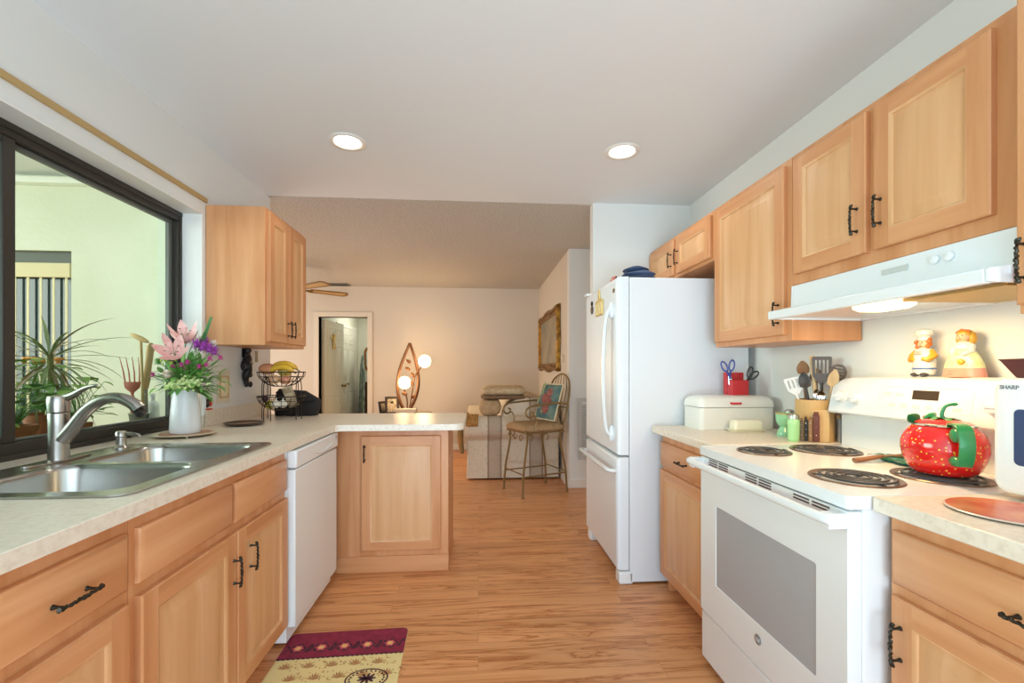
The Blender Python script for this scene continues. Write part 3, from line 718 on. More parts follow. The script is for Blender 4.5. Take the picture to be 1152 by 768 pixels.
for i in range(330):
    a = random.uniform(0, 2 * PI); el = random.uniform(.05, 1.35); R = random.uniform(.02, .15)
    d = Vector((math.cos(a) * math.cos(el), math.sin(a) * math.cos(el) * .8, math.sin(el)))
    leaf(bm, mouth + d * R + Vector((.02, 0, .01)), d + Vector((random.uniform(-.5, .5), random.uniform(-.5, .5), random.uniform(-.5, .2))), (0, 0, 1), random.uniform(.04, .075), random.uniform(.016, .028), random.uniform(.2, 1), .2, 5, i % 3 == 0)
for a, el, L in ((-.35, .15, .15), (-.15, -.1, .14), (.2, .45, .13), (-.6, .5, .12), (.1, .15, .14)):
    leaf(bm, mouth + Vector((.03, -.015, .005)), (math.cos(a) * math.cos(el), math.sin(a) * math.cos(el), math.sin(el)), (0, 0, 1), L, .036, .7, .2, 8, 0)
part('leaves', bm, [GLF, LEAF2], t)

# ---- things on the counter end
t = thing('tray', 'dark rimmed oval plate with red pattern lying on the counter before the fruit basket', 'tray', (-1.36, 2.70, ZC))
bm = nb(); lathe(bm, [(.001, 0), (.07, 0), (.085, .004), (.105, .014), (.107, .017), (.104, .018), (.084, .009), (.068, .006), (.001, .006)], (-1.36, 2.70, ZC), 40); part('plate', bm, pm('dark_plate_rim', '#4A3A30', .3), t)
bm = nb(); lathe(bm, [(.001, .0062), (.066, .0062), (.083, .0095), (.084, .0102), (.066, .0075), (.001, .0075)], (-1.36, 2.70, ZC), 40, cap0=False); part('center', bm, pm('plate_red', '#8A4038', .35, var=('#6E7048', 25)), t)
# fruit basket
bxx, byy = -1.285, 3.02
t = thing('fruit_basket', 'two-tier black wire fruit basket on the counter end', 'basket', (bxx, byy, ZC))
WR = pm('basket_wire', '#33281F', .45, .5)
def tier(zr, zb, r, rb):
    bm = nb()
    tube(bm, [(bxx + r * math.cos(a), byy + r * math.sin(a), zr) for a in [2 * PI * k / 40 for k in range(40)]], .0034, 6, closed=True)
    for f in (.33, .66, 1.0):
        rr = rb + (r - rb) * math.cos(f * PI / 2) ** .7; z = zr + (zb - zr) * f
        tube(bm, [(bxx + rr * math.cos(a), byy + rr * math.sin(a), z) for a in [2 * PI * k / 36 for k in range(36)]], .0018, 5, closed=True)
    for k in range(16):
        a = 2 * PI * k / 16; pts = []
        for i in range(9):
            f = i / 8; rr = rb + (r - rb) * math.cos(f * PI / 2) ** .7 if f < 1 else rb
            pts.append((bxx + rr * math.cos(a), byy + rr * math.sin(a), zr + (zb - zr) * f))
        pts.append((bxx, byy, zb)); tube(bm, pts, .0018, 5)
    return bm
part('upper_bowl', tier(1.232, 1.14, .142, .05), WR, t); part('lower_bowl', tier(1.075, .985, .142, .05), WR, t)
for k in range(4):
    a = k * PI / 2 + PI / 4 + .5; bm = nb()
    d = Vector((math.cos(a), math.sin(a), 0)); u = Vector((-math.sin(a), math.cos(a), 0)); c = Vector((bxx, byy, 0)) + d * .128
    def lp(z0, z1, wd): return [c + u * (wd * math.sin(q)) + Vector((0, 0, z0 + (z1 - z0) * (1 - math.cos(q)) / 2)) for q in [2 * PI * i / 28 for i in range(28)]]
    tube(bm, lp(1.03, 1.20, .026), .0028, 6, closed=True)
    tube(bm, [c + u * .026 + Vector((0, 0, ZC)), c + u * .026 + Vector((0, 0, .97))] + [c + u * .026 * math.cos(q) + Vector((0, 0, .97 + .07 * math.sin(q))) for q in [PI * i / 12 for i in range(1, 12)]] + [c - u * .026 + Vector((0, 0, .97)), c - u * .026 + Vector((0, 0, ZC))], .0028, 6)
    part('leg', bm, WR, t)
def fruit(name, label, c, r, m, f=None, M=None, cat=None, stemc=None):
    t = thing(name, label, cat or name, c)
    bm = nb(); ell(bm, c, r, M, 20, 14, f=f); part('flesh', bm, m, t)
    if stemc:
        bm = nb(); p = Vector(c) + Vector((0, 0, r[2] * .85)); tube(bm, [p, p + Vector((.004, 0, .012)), p + Vector((.008, 0, .02))], .0018, 5); part('stem', bm, pm('stem_' + name + str(len(bpy.data.objects)), '#5B4630', .7), t)
    return t
fruit('mango', 'peach-coloured mango lying at the window end of the upper wire tier', (bxx - .075, byy - .03, 1.252), (.055, .04, .036), pm('mango_skin', '#D9A078', .4, var=('#C9855C', 14)))
pf = lambda p: Vector((p.x * (1 - .35 * max(0, p.z) / .05), p.y * (1 - .35 * max(0, p.z) / .05), p.z))
fruit('pear', 'yellow-green pear behind the bananas in the upper wire tier', (bxx - .002, byy + .05, 1.245), (.042, .042, .05), pm('pear_skin', '#C6B34A', .4, var=('#D6C35E', 20)), pf, stemc=1)
APL = pm('pale_apple', '#D8C98E', .35, var=('#D9A98A', 14))
af = lambda p: Vector((p.x, p.y, p.z - .012 * math.exp(-((p.x ** 2 + p.y ** 2) / .0002)) * (1 if p.z > 0 else -.6)))
fruit('apple', 'pale yellow apple at the front of the upper wire tier, beside the blushed apple', (bxx - .028, byy - .055, 1.186), (.036, .036, .034), APL, af, stemc=1)
fruit('apple', 'blushed apple at the front of the upper wire tier', (bxx + .045, byy - .05, 1.184), (.036, .036, .034), pm('blush_apple', '#DDBb8E', .35, var=('#C97F62', 12)), af, stemc=1)
BAN = pm('banana_skin', '#E3B93A', .45, var=('#D8A92C', 18))
for k in range(3):
    t = thing('banana', ['ripe banana lying foremost across the fruit in the upper wire tier', 'ripe banana in the middle of the bunch in the upper wire tier', 'ripe banana at the back of the bunch in the upper wire tier'][k], 'banana', (bxx + .02, byy - .05 + .03 * k, 1.25), group='bananas in the upper tier')
    pts = [(bxx + .02 + .085 * math.sin(q), byy - .055 + .032 * k + .008 * math.cos(q), 1.236 + .022 * k % .03 + .03 * math.cos(q * 1.5)) for q in [-1.1 + 2.2 * i / 14 for i in range(15)]]
    bm = nb(); tube(bm, pts, [.006, .011, .0155] + [.0175] * 9 + [.0145, .009, .005], 10); part('peel', bm, BAN, t)
    bm = nb(); e = Vector(pts[-1]); tube(bm, [e - Vector((.002, 0, -.001)), e + Vector((.006, 0, -.006)), e + Vector((.016, 0, -.01))], [.0052, .004, .0045], 6); part('stem', bm, pm('banana_stem%d' % k, '#8F7A3A', .6), t)
GAR = pm('garlic', '#E6DFCF', .55)
for i, (dx, dy, lab) in enumerate(((.03, -.055, 'white garlic bulb at the front of the lower wire tier, beside the snack packet'), (-.005, -.075, 'white garlic bulb foremost in the lower wire tier, near the lime'))):
    t = thing('garlic_bulb', lab, 'garlic', (bxx + dx, byy + dy, 1.0))
    bm = nb(); ell(bm, (bxx + dx, byy + dy, 1.027), (.027, .027, .025), f=lambda p: Vector((p.x * (1 + .07 * math.cos(8 * math.atan2(p.y, p.x))), p.y * (1 + .07 * math.cos(8 * math.atan2(p.y, p.x))), p.z)), n=32); part('cloves', bm, GAR, t)
    bm = nb(); tube(bm, [(bxx + dx, byy + dy, 1.048), (bxx + dx + .002, byy + dy, 1.058), (bxx + dx + .005, byy + dy, 1.068)], [.008, .004, .003], 8); part('neck', bm, GAR, t)
fruit('lime', 'yellow-green lime in the lower wire tier', (bxx - .05, byy - .05, 1.022), (.034, .028, .028), pm('lime_skin', '#B5AE3C', .4), cat='lime')
fruit('plum', 'dark purple plum at the rim of the lower wire tier', (bxx - .085, byy - .045, 1.062), (.022, .022, .021), pm('plum_skin', '#4A3040', .35))
t = thing('snack_packet', 'patterned brown snack packet leaning in the lower wire tier', 'packet', (bxx + .06, byy, 1.0))
M = Matrix.Translation((bxx + .055, byy + .0, 1.07)) @ Matrix.Rotation(-.25, 4, 'Y') @ Matrix.Rotation(.3, 4, 'X')
bm = nb(); box(bm, -.033, .033, -.012, .012, -.072, .062, M=M); part('pouch', bm, pm('packet_brown', '#8E7B62', .5, var=('#B7A283', 60)), t, bevel=.009)
bm = nb(); box(bm, -.033, .033, -.002, .002, .062, .072, M=M); box(bm, -.025, .025, -.0128, -.0122, -.01, .03, M=M); part('seal', bm, pm('packet_cream', '#C9B695', .5), t)
# black bag behind
t = thing('black_bag', 'black cloth tote bag slumped on the counter behind the fruit basket', 'bag', (-1.27, 3.25, ZC))
BAGM = pm('black_cloth', '#1E1C1E', .8, bump=(60, .3))
bm = nb(); rs = []
for z, w0, w1, d in ((0, -1.415, -1.145, .055), (.01, -1.42, -1.138, .062), (.09, -1.425, -1.12, .062), (.135, -1.425, -1.115, .055), (.165, -1.42, -1.15, .045), (.205, -1.41, -1.22, .03), (.225, -1.40, -1.31, .018)):
    rs.append([(x, y, ZC + z * .82 + .006 * math.sin(x * 40)) for x, y in rrect(w0, w1, 3.25 - d, 3.25 + d, d * .8, 5)])
rings(bm, rs); part('pouch', bm, BAGM, t, angle=60)
bm = nb(); tube(bm, bez([(-1.40, 3.205, ZC + .165), (-1.36, 3.185, ZC + .14), (-1.25, 3.182, ZC + .11), (-1.13, 3.19, ZC + .105)], 16), .008, 8, flat=.5); part('strap', bm, BAGM, t)
# wall plate, hook, ornament
t = thing('switch_plate', 'cream wall switch plate with wooden inner frame above the backsplash', 'switch', (XW, 2.83, 1.05))
bm = nb(); box(bm, XW + .0005, XW + .006, 2.765, 2.90, 1.045, 1.24); part('plate', bm, pm('plate_cream', '#DCD2BC', .45), t, bevel=.003)
bm = nb()
for b in ((2.785, 2.88, 1.075, 1.085), (2.785, 2.88, 1.2, 1.21), (2.785, 2.795, 1.085, 1.2), (2.87, 2.88, 1.085, 1.2)): box(bm, XW + .006, XW + .011, *b)
part('inner_frame', bm, pm('plate_wood', '#C9A874', .5), t, bevel=.002)
for y in (2.81, 2.855):
    bm = nb(); box(bm, XW + .006, XW + .009, y - .016, y + .016, 1.10, 1.185); box(bm, XW + .009, XW + .014, y - .005, y + .005, 1.14, 1.155); part('switch_toggle', bm, pm('toggle_cream%d' % int(y * 100), '#E2D7B4', .4), t)
t = thing('wall_ornament', 'black cast seahorse-shaped wall ornament hanging under the maple wall cabinet', 'ornament', (XW, 3.07, 1.13))
bm = nb(); x = XW + .018
tube(bm, bez([(x, 3.085, 1.385), (x + .004, 3.075, 1.35), (x + .008, 3.07, 1.315), (x + .004, 3.055, 1.28), (x + .012, 3.065, 1.24), (x, 3.06, 1.2), (x, 3.075, 1.155), (x, 3.065, 1.135)], 30), [.024, .026, .022, .018, .016, .017, .02, .024, .027, .028, .027, .028, .03, .033, .035, .034, .03, .027, .026, .027, .026, .024, .021, .018, .016, .016, .017, .014, .011, .010, .005], 12)
for z, y in ((1.345, 3.05), (1.29, 3.10), (1.255, 3.03), (1.215, 3.10), (1.15, 3.10)): ell(bm, (x + .01, y, z), (.014, .016, .02), n=10, m=8)
part('figure', bm, pm('cast_black', '#2A2727', .45, .3), t)
bm = nb(); box(bm, XW + .0005, XW + .006, 3.045, 3.12, 1.33, 1.388); part('wall_plate', bm, bpy.data.materials['cast_black'], t, bevel=.002)
bm = nb(); lathe(bm, [(.008, 0), (.011, .006), (.009, .02), (.008, .06), (.011, .075)], (XW + .03, 3.18, 1.30), 14)
solo('wooden_peg', bm, pm('peg_wood', '#B9A27C', .6), 'small pale wooden peg hanging beside the black wall ornament', 'peg', (XW + .03, 3.18, 1.30), local=False)
# tiny toucan-like figurine on the backsplash ledge
px_, py_, pz_ = XW + .009, 2.665, 1.018
t = thing('bird_figurine', 'tiny red, green and black bird figurine on the backsplash ledge', 'figurine', (px_, py_, pz_))
bm = nb(); ell(bm, (px_ + .004, py_ - .012, pz_ + .032), (.012, .013, .018)); ell(bm, (px_ + .006, py_ - .014, pz_ + .054), (.009, .01, .009)); part('body', bm, pm('bird_black', '#33302E', .5), t)
bm = nb(); ell(bm, (px_ + .004, py_ + .014, pz_ + .034), (.011, .011, .016)); box(bm, px_ - .004, px_ + .012, py_ - .022, py_ + .024, pz_, pz_ + .008); part('breast', bm, pm('bird_red', '#C63A2A', .5), t)
bm = nb(); ell(bm, (px_ + .006, py_ + .013, pz_ + .058), (.011, .011, .013)); ell(bm, (px_ + .002, py_ + .002, pz_ + .072), (.005, .012, .006)); part('head', bm, pm('bird_green', '#2F8A4A', .5), t)

# ---- left wall cabinet
fLU = fmL(-1.222)
t = thing('wall_cabinet', 'maple wall cabinet with two narrow doors beside the window, over the fruit basket', 'cabinet', (-1.38, 2.95, 1.39))
bm = nb(); fbox(bm, fLU, 2.655, 3.235, 1.39, 2.186, -.325, 0); part('body', bm, MZ, t, bevel=.002)
front_door(fLU, 2.675, 2.942, 1.412, 2.165, t, 2.915, 1.50, mats=ML); front_door(fLU, 2.946, 3.215, 1.412, 2.165, t, 2.973, 1.50, mats=ML)

# ------------------------------------------------------------------ right run
fRB = fmR(1.05); fRU = fmR(1.33)
MR = [MZ, MY, PZ]
# far base cabinet between fridge and range
t = thing('base_cabinet', 'maple base cabinet with one drawer and door between the fridge and the range', 'cabinet', (1.33, 2.15, 0))
bm = nb(); fbox(bm, fRB, 1.85, 2.46, .1, .887, -.59, 0); fbox(bm, fRB, 1.85, 2.46, 0, .1, -.59, -.07); part('body', bm, MZ, t)
front_drawer(fRB, 1.89, 2.455, .708, .842, t, MY); front_door(fRB, 1.89, 2.455, .098, .686, t, None, None, mats=MR)
bm = nb(); box(bm, 1.075, 1.115, 2.42, 2.455, 0, .098); part('foot', bm, MZ, t, bevel=.006)
bm = nb(); slab(bm, [[(1.0, 1.842), (XR - .002, 1.842), (XR - .002, 2.498), (1.0, 2.498)]], .887, ZC)
solo('countertop', bm, CNT, 'short cream laminate countertop between the fridge and the range', 'countertop', (1.3, 2.15, .887), local=False, bevel=.004)
# near base cabinet
t = thing('base_cabinet', 'maple base cabinet with one drawer and door under the microwave counter', 'cabinet', (1.33, .72, 0))
bm = nb(); fbox(bm, fRB, .40, 1.055, .1, .887, -.59, 0); fbox(bm, fRB, .40, 1.055, 0, .1, -.59, -.07); part('body', bm, MZ, t)
front_drawer(fRB, .43, 1.04, .712, .846, t, MY); front_door(fRB, .43, 1.04, .098, .684, t, 1.012, .575, mats=MR)
bm = nb(); slab(bm, [[(1.0, .38), (XR - .002, .38), (XR - .002, 1.058), (1.0, 1.058)]], .887, ZC)
solo('countertop', bm, CNT, 'cream laminate countertop under the microwave', 'countertop', (1.3, .72, .887), local=False, bevel=.004)
# wall cabinets
t = thing('wall_cabinet', 'short maple wall cabinet with two doors over the fridge', 'cabinet', (1.49, 2.9, 1.86))
bm = nb(); fbox(bm, fRU, 2.404, 3.355, 1.865, 2.15, -.315, 0); part('body', bm, MZ, t, bevel=.002)
front_door(fRU, 2.434, 2.868, 1.885, 2.125, t, 2.838, 1.99, mats=MR); front_door(fRU, 2.906, 3.325, 1.885, 2.125, t, 2.936, 1.99, mats=MR)
t = thing('wall_cabinet', 'tall single-door maple wall cabinet between the fridge and the hood', 'cabinet', (1.49, 2.1, 1.375))
bm = nb(); fbox(bm, fRU, 1.792, 2.402, 1.372, 2.15, -.315, 0); part('body', bm, MZ, t, bevel=.002)
front_door(fRU, 1.822, 2.382, 1.398, 2.125, t, 1.852, 1.49, mats=MR)
t = thing('wall_cabinet', 'maple wall cabinet with two doors directly above the range hood', 'cabinet', (1.49, 1.4, 1.6))
bm = nb(); fbox(bm, fRU, .972, 1.790, 1.602, 2.15, -.315, 0); part('body', bm, MZ, t, bevel=.002)
front_door(fRU, 1.415, 1.765, 1.645, 2.125, t, 1.447, 1.765, mats=MR); front_door(fRU, 1.045, 1.385, 1.645, 2.125, t, 1.357, 1.765, mats=MR)
fRN = fmR(1.292)
t = thing('wall_cabinet', 'maple wall cabinet at the picture edge above the microwave', 'cabinet', (1.49, .65, 1.38))
t['label'] = 'maple wall cabinet above the microwave, cut off by the photo edge'
bm = nb(); fbox(bm, fRN, .35, .968, 1.38, 2.15, -.355, 0); part('body', bm, MZ, t, bevel=.002)
front_door(fRN, .38, .962, 1.40, 2.125, t, .940, 1.50, mats=MR, n0=.0)
# hood
t = thing('range_hood', 'white under-cabinet range hood with lit lamp over the range', 'range hood', (1.44, 1.38, 1.457))
HY0, HY1 = .972, 1.788
prof = [(1.648, 1.6), (1.322, 1.6), (1.318, 1.505), (1.222, 1.492), (1.218, 1.49), (1.218, 1.458), (1.222, 1.456), (1.236, 1.456), (1.244, 1.464), (1.622, 1.464), (1.63, 1.456), (1.648, 1.456)]
bm = nb(); prism(bm, [prof], lambda x, z: (x, HY0 + .012, z), lambda x, z: (x, HY1 - .012, z))
for y in (HY0, HY1 - .012):
    prism(bm, [[(1.648, 1.6), (1.322, 1.6), (1.318, 1.505), (1.222, 1.492), (1.218, 1.49), (1.218, 1.458), (1.648, 1.456)]], lambda x, z: (x, y, z), lambda x, z: (x, y + .0119, z))
part('canopy', bm, WHITE, t, bevel=.003, angle=30)
bm = nb(); box(bm, 1.30, 1.61, 1.0, 1.27, 1.455, 1.4635); part('grease_filter', bm, pm('filter_mesh', '#B79A62', .4, .7, bump=(260, .8, .004)), t)
bm = nb(); rs = []
for i, z in ((0, 1.4638), (.0, 1.452), (.012, 1.442), (.03, 1.440)): rs.append([(x, y, z) for x, y in rrect(1.262 + i, 1.375 - i, 1.285 + i, 1.425 - i, .02, 4)])
rings(bm, rs); part('lamp_lens', bm, pm('hood_lens', '#FFF1D0', .4, emit=('#FFDFA0', 3.2)), t)
for y in (1.15, 1.19):
    bm = nb(); lathe(bm, [(.001, 0), (.013, 0), (.013, .006), (.010, .008), (.001, .008)], (1.318, y, 1.565), 20, Matrix.Rotation(-PI / 2, 3, 'Y')); part('switch_knob', bm, WHITE, t)
for y in (1.60,):
    bm = nb(); box(bm, 1.3165, 1.322, 1.27, 1.36, 1.555, 1.572); part('control_plate', bm, pm('grey_label', '#BFC3BE', .4), t)
a_ = area('hood_lamp', (1.32, 1.355, 1.437), (0, 0, 0), .1, .16, 4.2, (1.0, .66, .30))

# fridge
FX, FY0, FY1 = .80, 2.52, 3.27
t = thing('refrigerator', 'white bottom-freezer refrigerator beside the far counter', 'refrigerator', (1.2, 2.9, 0))
bm = nb(); box(bm, .877, 1.60, FY0, FY1, .012, 1.785); part('body', bm, FRW, t, bevel=.006)
D = lambda z0, z1: rrect(FY0 + .002, FY1 - .002, z0, z1, .012, 3)
def fdoor(z0, z1):
    bm = nb(); rs = []
    for x, i in ((.872, 0), (.83, 0), (.812, .002), (.803, .01), (.80, .03)):
        rs.append([(x, FY0 + .002 + i, z0 + i), (x, FY1 - .002 - i, z0 + i), (x, FY1 - .002 - i, z1 - i), (x, FY0 + .002 + i, z1 - i)])
    rings(bm, rs); return bm
d1 = part('door', fdoor(.752, 1.788), FRW, t, angle=60); d2 = part('freezer_drawer', fdoor(.085, .738), FRW, t, angle=60)
bm = nb(); yb = FY0 + .075
pts = bez([(.80, yb, 1.60), (.77, yb, 1.595), (.752, yb, 1.52), (.742, yb, 1.35), (.742, yb, 1.1), (.752, yb, .93), (.77, yb, .868), (.80, yb, .862)], 36)
tube(bm, pts, .012, 10, flat=1.9, upv=(1, 0, 0)); ell(bm, (.79, yb, 1.60), (.02, .022, .05)); ell(bm, (.79, yb, .87), (.02, .022, .05)); part('handle', bm, WHITE, d1)
bm = nb(); pts = bez([(.80, FY0 + .03, .655), (.765, FY0 + .035, .66), (.752, FY0 + .10, .665), (.746, 2.9, .668), (.752, FY1 - .10, .665), (.765, FY1 - .035, .66), (.80, FY1 - .03, .655)], 36)
tube(bm, pts, .013, 10, flat=1.5, upv=(1, 0, 0)); part('handle', bm, WHITE, d2)
for y in (FY0 + .04, FY1 - .04):
    bm = nb(); box(bm, .815, .90, y - .04, y + .04, .0, .075); part('foot_cover', bm, WHITE2, t, bevel=.012)
bm = nb(); box(bm, .86, .88, FY0 + .08, FY1 - .08, .02, .08); part('grille', bm, pm('grille_grey', '#C9CBCB', .5), t)
bm = nb(); box(bm, .79, .90, FY1 - .06, FY1, 1.788, 1.806); part('hinge_cover', bm, WHITE2, t, bevel=.005)
bm = nb(); box(bm, .79, .90, FY0 + .002, FY0 + .004, 1.60, 1.602)
bm.free(); bm = nb(); lathe(bm, [(.001, 0), (.016, 0), (.017, .002), (.014, .004), (.001, .004)], (.8005, 2.575, 1.715), 24, Matrix.Rotation(-PI / 2, 3, 'Y') , sx=.8, sy=1.0); part('badge', bm, pm('bronze_badge', '#7A5B40', .35, .6), t)
GOLD = pm('gold_ornament', '#CDA955', .4, .5, var=('#EAD79A', 40))
t = thing('fridge_magnet', 'gold church-shaped magnet hanging on the upper fridge door', 'magnet', (.80, 2.87, 1.60))
bm = nb(); prism(bm, [[(y - .115, z + .03) for y, z in [(2.90, 1.57), (3.08, 1.575), (3.08, 1.66), (3.045, 1.68), (3.015, 1.68), (3.01, 1.71), (2.99, 1.75), (2.975, 1.71), (2.97, 1.68), (2.94, 1.68), (2.90, 1.665)]]], lambda y, z: (.7995, y, z), lambda y, z: (.790, y, z)); part('plaque', bm, GOLD, t, bevel=.003)
bm = nb()
for y in (2.80, 2.845, 2.89, 2.93): box(bm, .786, .791, y, y + .02, 1.61, 1.685)
part('relief', bm, pm('gold_light', '#E8D9A8', .4, .3), t, bevel=.002)
t = thing('fridge_magnet', 'small dark round magnet near the hinge side of the fridge door', 'magnet', (.80, 3.07, 1.65))
bm = nb(); ell(bm, (.796, 3.07, 1.665), (.007, .028, .03)); part('knob', bm, pm('magnet_brown', '#5A4632', .45), t)
bm = nb(); ell(bm, (.795, 3.07, 1.71), (.006, .02, .018)); part('top', bm, IRON, t)
# folded cloths on top of the fridge
t = thing('oven_gloves', 'pile of folded navy blue cloth bags on top of the fridge', 'cloth', (.975, 2.66, 1.786))
NAVY = pm('navy_cloth', '#2B3A58', .85, bump=(90, .3)); NAVY2 = pm('navy_cloth_light', '#4A5B7A', .85)
t.name = 'folded_bags'
for k, (z, dx, sx) in enumerate(((1.786, 0, .11), (1.814, .012, .10), (1.842, -.005, .08))):
    bm = nb(); ell(bm, (.975 + dx, 2.66 + .01 * k, z + .017), (sx, .10 - .01 * k, .019), f=lambda p: Vector((p.x, p.y, p.z * (1 + .3 * math.sin(p.x * 40 + k)))), n=24, m=8); part('fold', bm, [NAVY, NAVY2][k % 2], t)
bm = nb(); tube(bm, bez([(.885, 2.60, 1.83), (.865, 2.58, 1.812), (.85, 2.575, 1.796), (.855, 2.55, 1.795)], 10), .006, 6); part('strap', bm, NAVY, t)
t = thing('pot_holder', 'small red patterned pot holder lying at the front edge of the fridge top', 'pot holder', (.87, 2.66, 1.788))
bm = nb(); tube(bm, bez([(.822, 2.60, 1.798), (.828, 2.67, 1.806), (.835, 2.76, 1.80)], 12), [.006, .011, .013, .015, .014, .012, .014, .015, .013, .014, .012, .009, .005], 8, flat=.7); part('pad', bm, pm('pot_holder_red', '#B5443F', .8, var=('#E0B8A8', 60)), t)
bm = nb(); tube(bm, [(.822, 2.60, 1.798), (.815, 2.575, 1.797), (.808, 2.57, 1.795), (.815, 2.59, 1.796)], .003, 6); part('loop', bm, BLACK, t)

# ---- range
RX, RY0, RY1 = .94, 1.065, 1.832
t = thing('electric_range', 'white freestanding electric coil range with oven door window', 'range', (1.28, 1.45, 0))
bm = nb(); box(bm, .985, 1.60, RY0 + .004, RY1 - .004, .03, .888); box(bm, 1.02, 1.55, RY0 + .03, RY1 - .03, 0, .03); part('body', bm, WHITE, t, bevel=.004)
def BK(fn, *a): return fn
bm = nb(); slab(bm, [rrect(RX, 1.632, RY0, RY1, .012, 4)], .889, ZC - .002); part('cooktop', bm, WHITE, t, bevel=.008, seg=3)
# oven door with window
fO = fmR(.945)
bm = nb()
loops = [rrect(RY0 + .006, RY1 - .006, .238, .882, .006, 2), rrect(1.18, 1.706, .385, .702, .006, 2)]
prism(bm, loops, lambda y, z: (.984, y, z), lambda y, z: (.945, y, z)); od = part('oven_door', bm, WHITE, t, bevel=.004)
bm = nb(); box(bm, .9475, .975, 1.178, 1.708, .383, .704); part('window', bm, pm('oven_glass', '#A3A6AA', .12, 0, .6, coat=.5), od)
bm = nb()
hy = [RY1 + .004, RY1 - .004, RY1 - .03]
pts = [(.90, RY0 - .002, .862), (.892, RY0 + .03, .862), (.888, RY0 + .15, .862), (.888, RY1 - .15, .862), (.892, RY1 - .03, .862), (.90, RY1 + .002, .862)]
tube(bm, bez(pts, 24), [.010] + [.0138] * 23 + [.010], 12, flat=1.1)
for y in (RY0 + .02, RY1 - .02): box(bm, .893, .946, y - .016, y + .016, .838, .878)
part('handle', bm, WHITE, od, bevel=.004)
VD = pm('vent_dark', '#4A3330', .6)
for (y0, n) in ((1.13, 2), (1.37, 3), (1.62, 3)):
    bm = nb()
    for j in range(2):
        for k in range(n): box(bm, .9438, .9452, y0 + j * .075, y0 + j * .075 + .063, .8565 + k * .0092 + (3 - n) * .006, .8565 + k * .0092 + .0046 + (3 - n) * .006)
    part('vent_grille', bm, VD, od)
bm = nb(); lathe(bm, [(.001, 0), (.017, 0), (.017, .0015), (.0155, .0025), (.001, .0025)], (.945, 1.438, .333), 28, Matrix.Rotation(-PI / 2, 3, 'Y')); em = part('emblem', bm, pm('emblem_grey', '#8E9297', .3, .5), od)
lettering('emblem_script', 'GE', .018, Matrix.Translation(Vector((.9421, 1.438, .333)) - Vector((1.28, 1.45, 0))) @ Matrix(((0, 0, -1, 0), (-1, 0, 0, 0), (0, 1, 0, 0), (0, 0, 0, 1))), od, WHITE, 1, .3, 'CENTER')
bm = nb(); box(bm, .948, .984, RY0 + .006, RY1 - .006, .035, .230); part('storage_drawer', bm, WHITE, t, bevel=.006)
# backguard
bm = nb()
def bg(y, k):
    return [(1.632, y, .92), (1.585, y, .92), (1.585, y, 1.06 + .008 * k), (1.53, y, 1.062), (1.522, y, 1.068), (1.526, y, 1.09), (1.545, y, 1.19 - .02 * k), (1.558, y, 1.212 - .03 * k), (1.58, y, 1.222 - .03 * k), (1.632, y, 1.222 - .03 * k)]
ys = [(RY0, 1), (RY0 + .01, .7), (RY0 + .04, .25), (RY0 + .09, 0), (RY1 - .09, 0), (RY1 - .04, .25), (RY1 - .01, .7), (RY1, 1)]
rings(bm, [bg(y, k) for y, k in ys]); bgd = part('backguard', bm, WHITE, t, bevel=.004, angle=30)
def onpanel(y, v, off): # v 0..1 on the sloped panel
    p = Vector((1.526, y, 1.09)).lerp(Vector((1.545, y, 1.19)), v); return p + Vector((-.98, 0, .19)).normalized() * off
def ppatch(y0, y1, v0, v1, o0, o1):
    bm = nb(); rings(bm, [[onpanel(y0, v0, o), onpanel(y1, v0, o), onpanel(y1, v1, o), onpanel(y0, v1, o)] for o in (o0, o1)]); return bm
part('keypad', ppatch(1.27, 1.60, .12, .86, -.002, .0012), pm('keypad_white', '#E4E4E0', .4), bgd)
part('display', ppatch(1.375, 1.465, .52, .84, -.002, .0025), pm('display_dark', '#3B3127', .2), bgd)
bm = nb()
for k in range(6):
    q = ppatch(1.30 + k * .045, 1.325 + k * .045, .2, .34, 0, .0018); me = bpy.data.meshes.new('tmp'); q.to_mesh(me); q.free(); bm.from_mesh(me); bpy.data.meshes.remove(me)
for k in range(2):
    q = ppatch(1.50 + k * .045, 1.53 + k * .045, .6, .72, 0, .0018); me = bpy.data.meshes.new('tmp'); q.to_mesh(me); q.free(); bm.from_mesh(me); bpy.data.meshes.remove(me)
q = ppatch(1.29, 1.59, .93, .95, 0, .0015); me = bpy.data.meshes.new('tmp'); q.to_mesh(me); q.free(); bm.from_mesh(me); bpy.data.meshes.remove(me)
part('buttons', bm, pm('button_grey', '#C9CACA', .4), bgd)
RK = Matrix.Rotation(-PI / 2 + .19, 3, 'Y')
for y in (1.765, 1.69, 1.20, 1.125):
    bm = nb(); p = onpanel(y, .42, -.001); lathe(bm, [(.028, 0), (.028, .004), (.023, .008), (.021, .026), (.017, .029), (.001, .029)], p, 28, RK)
    box(bm, -.004, .004, -.02, .02, .027, .033, M=Matrix.Translation(p) @ RK.to_4x4()); part('knob', bm, WHITE, bgd)
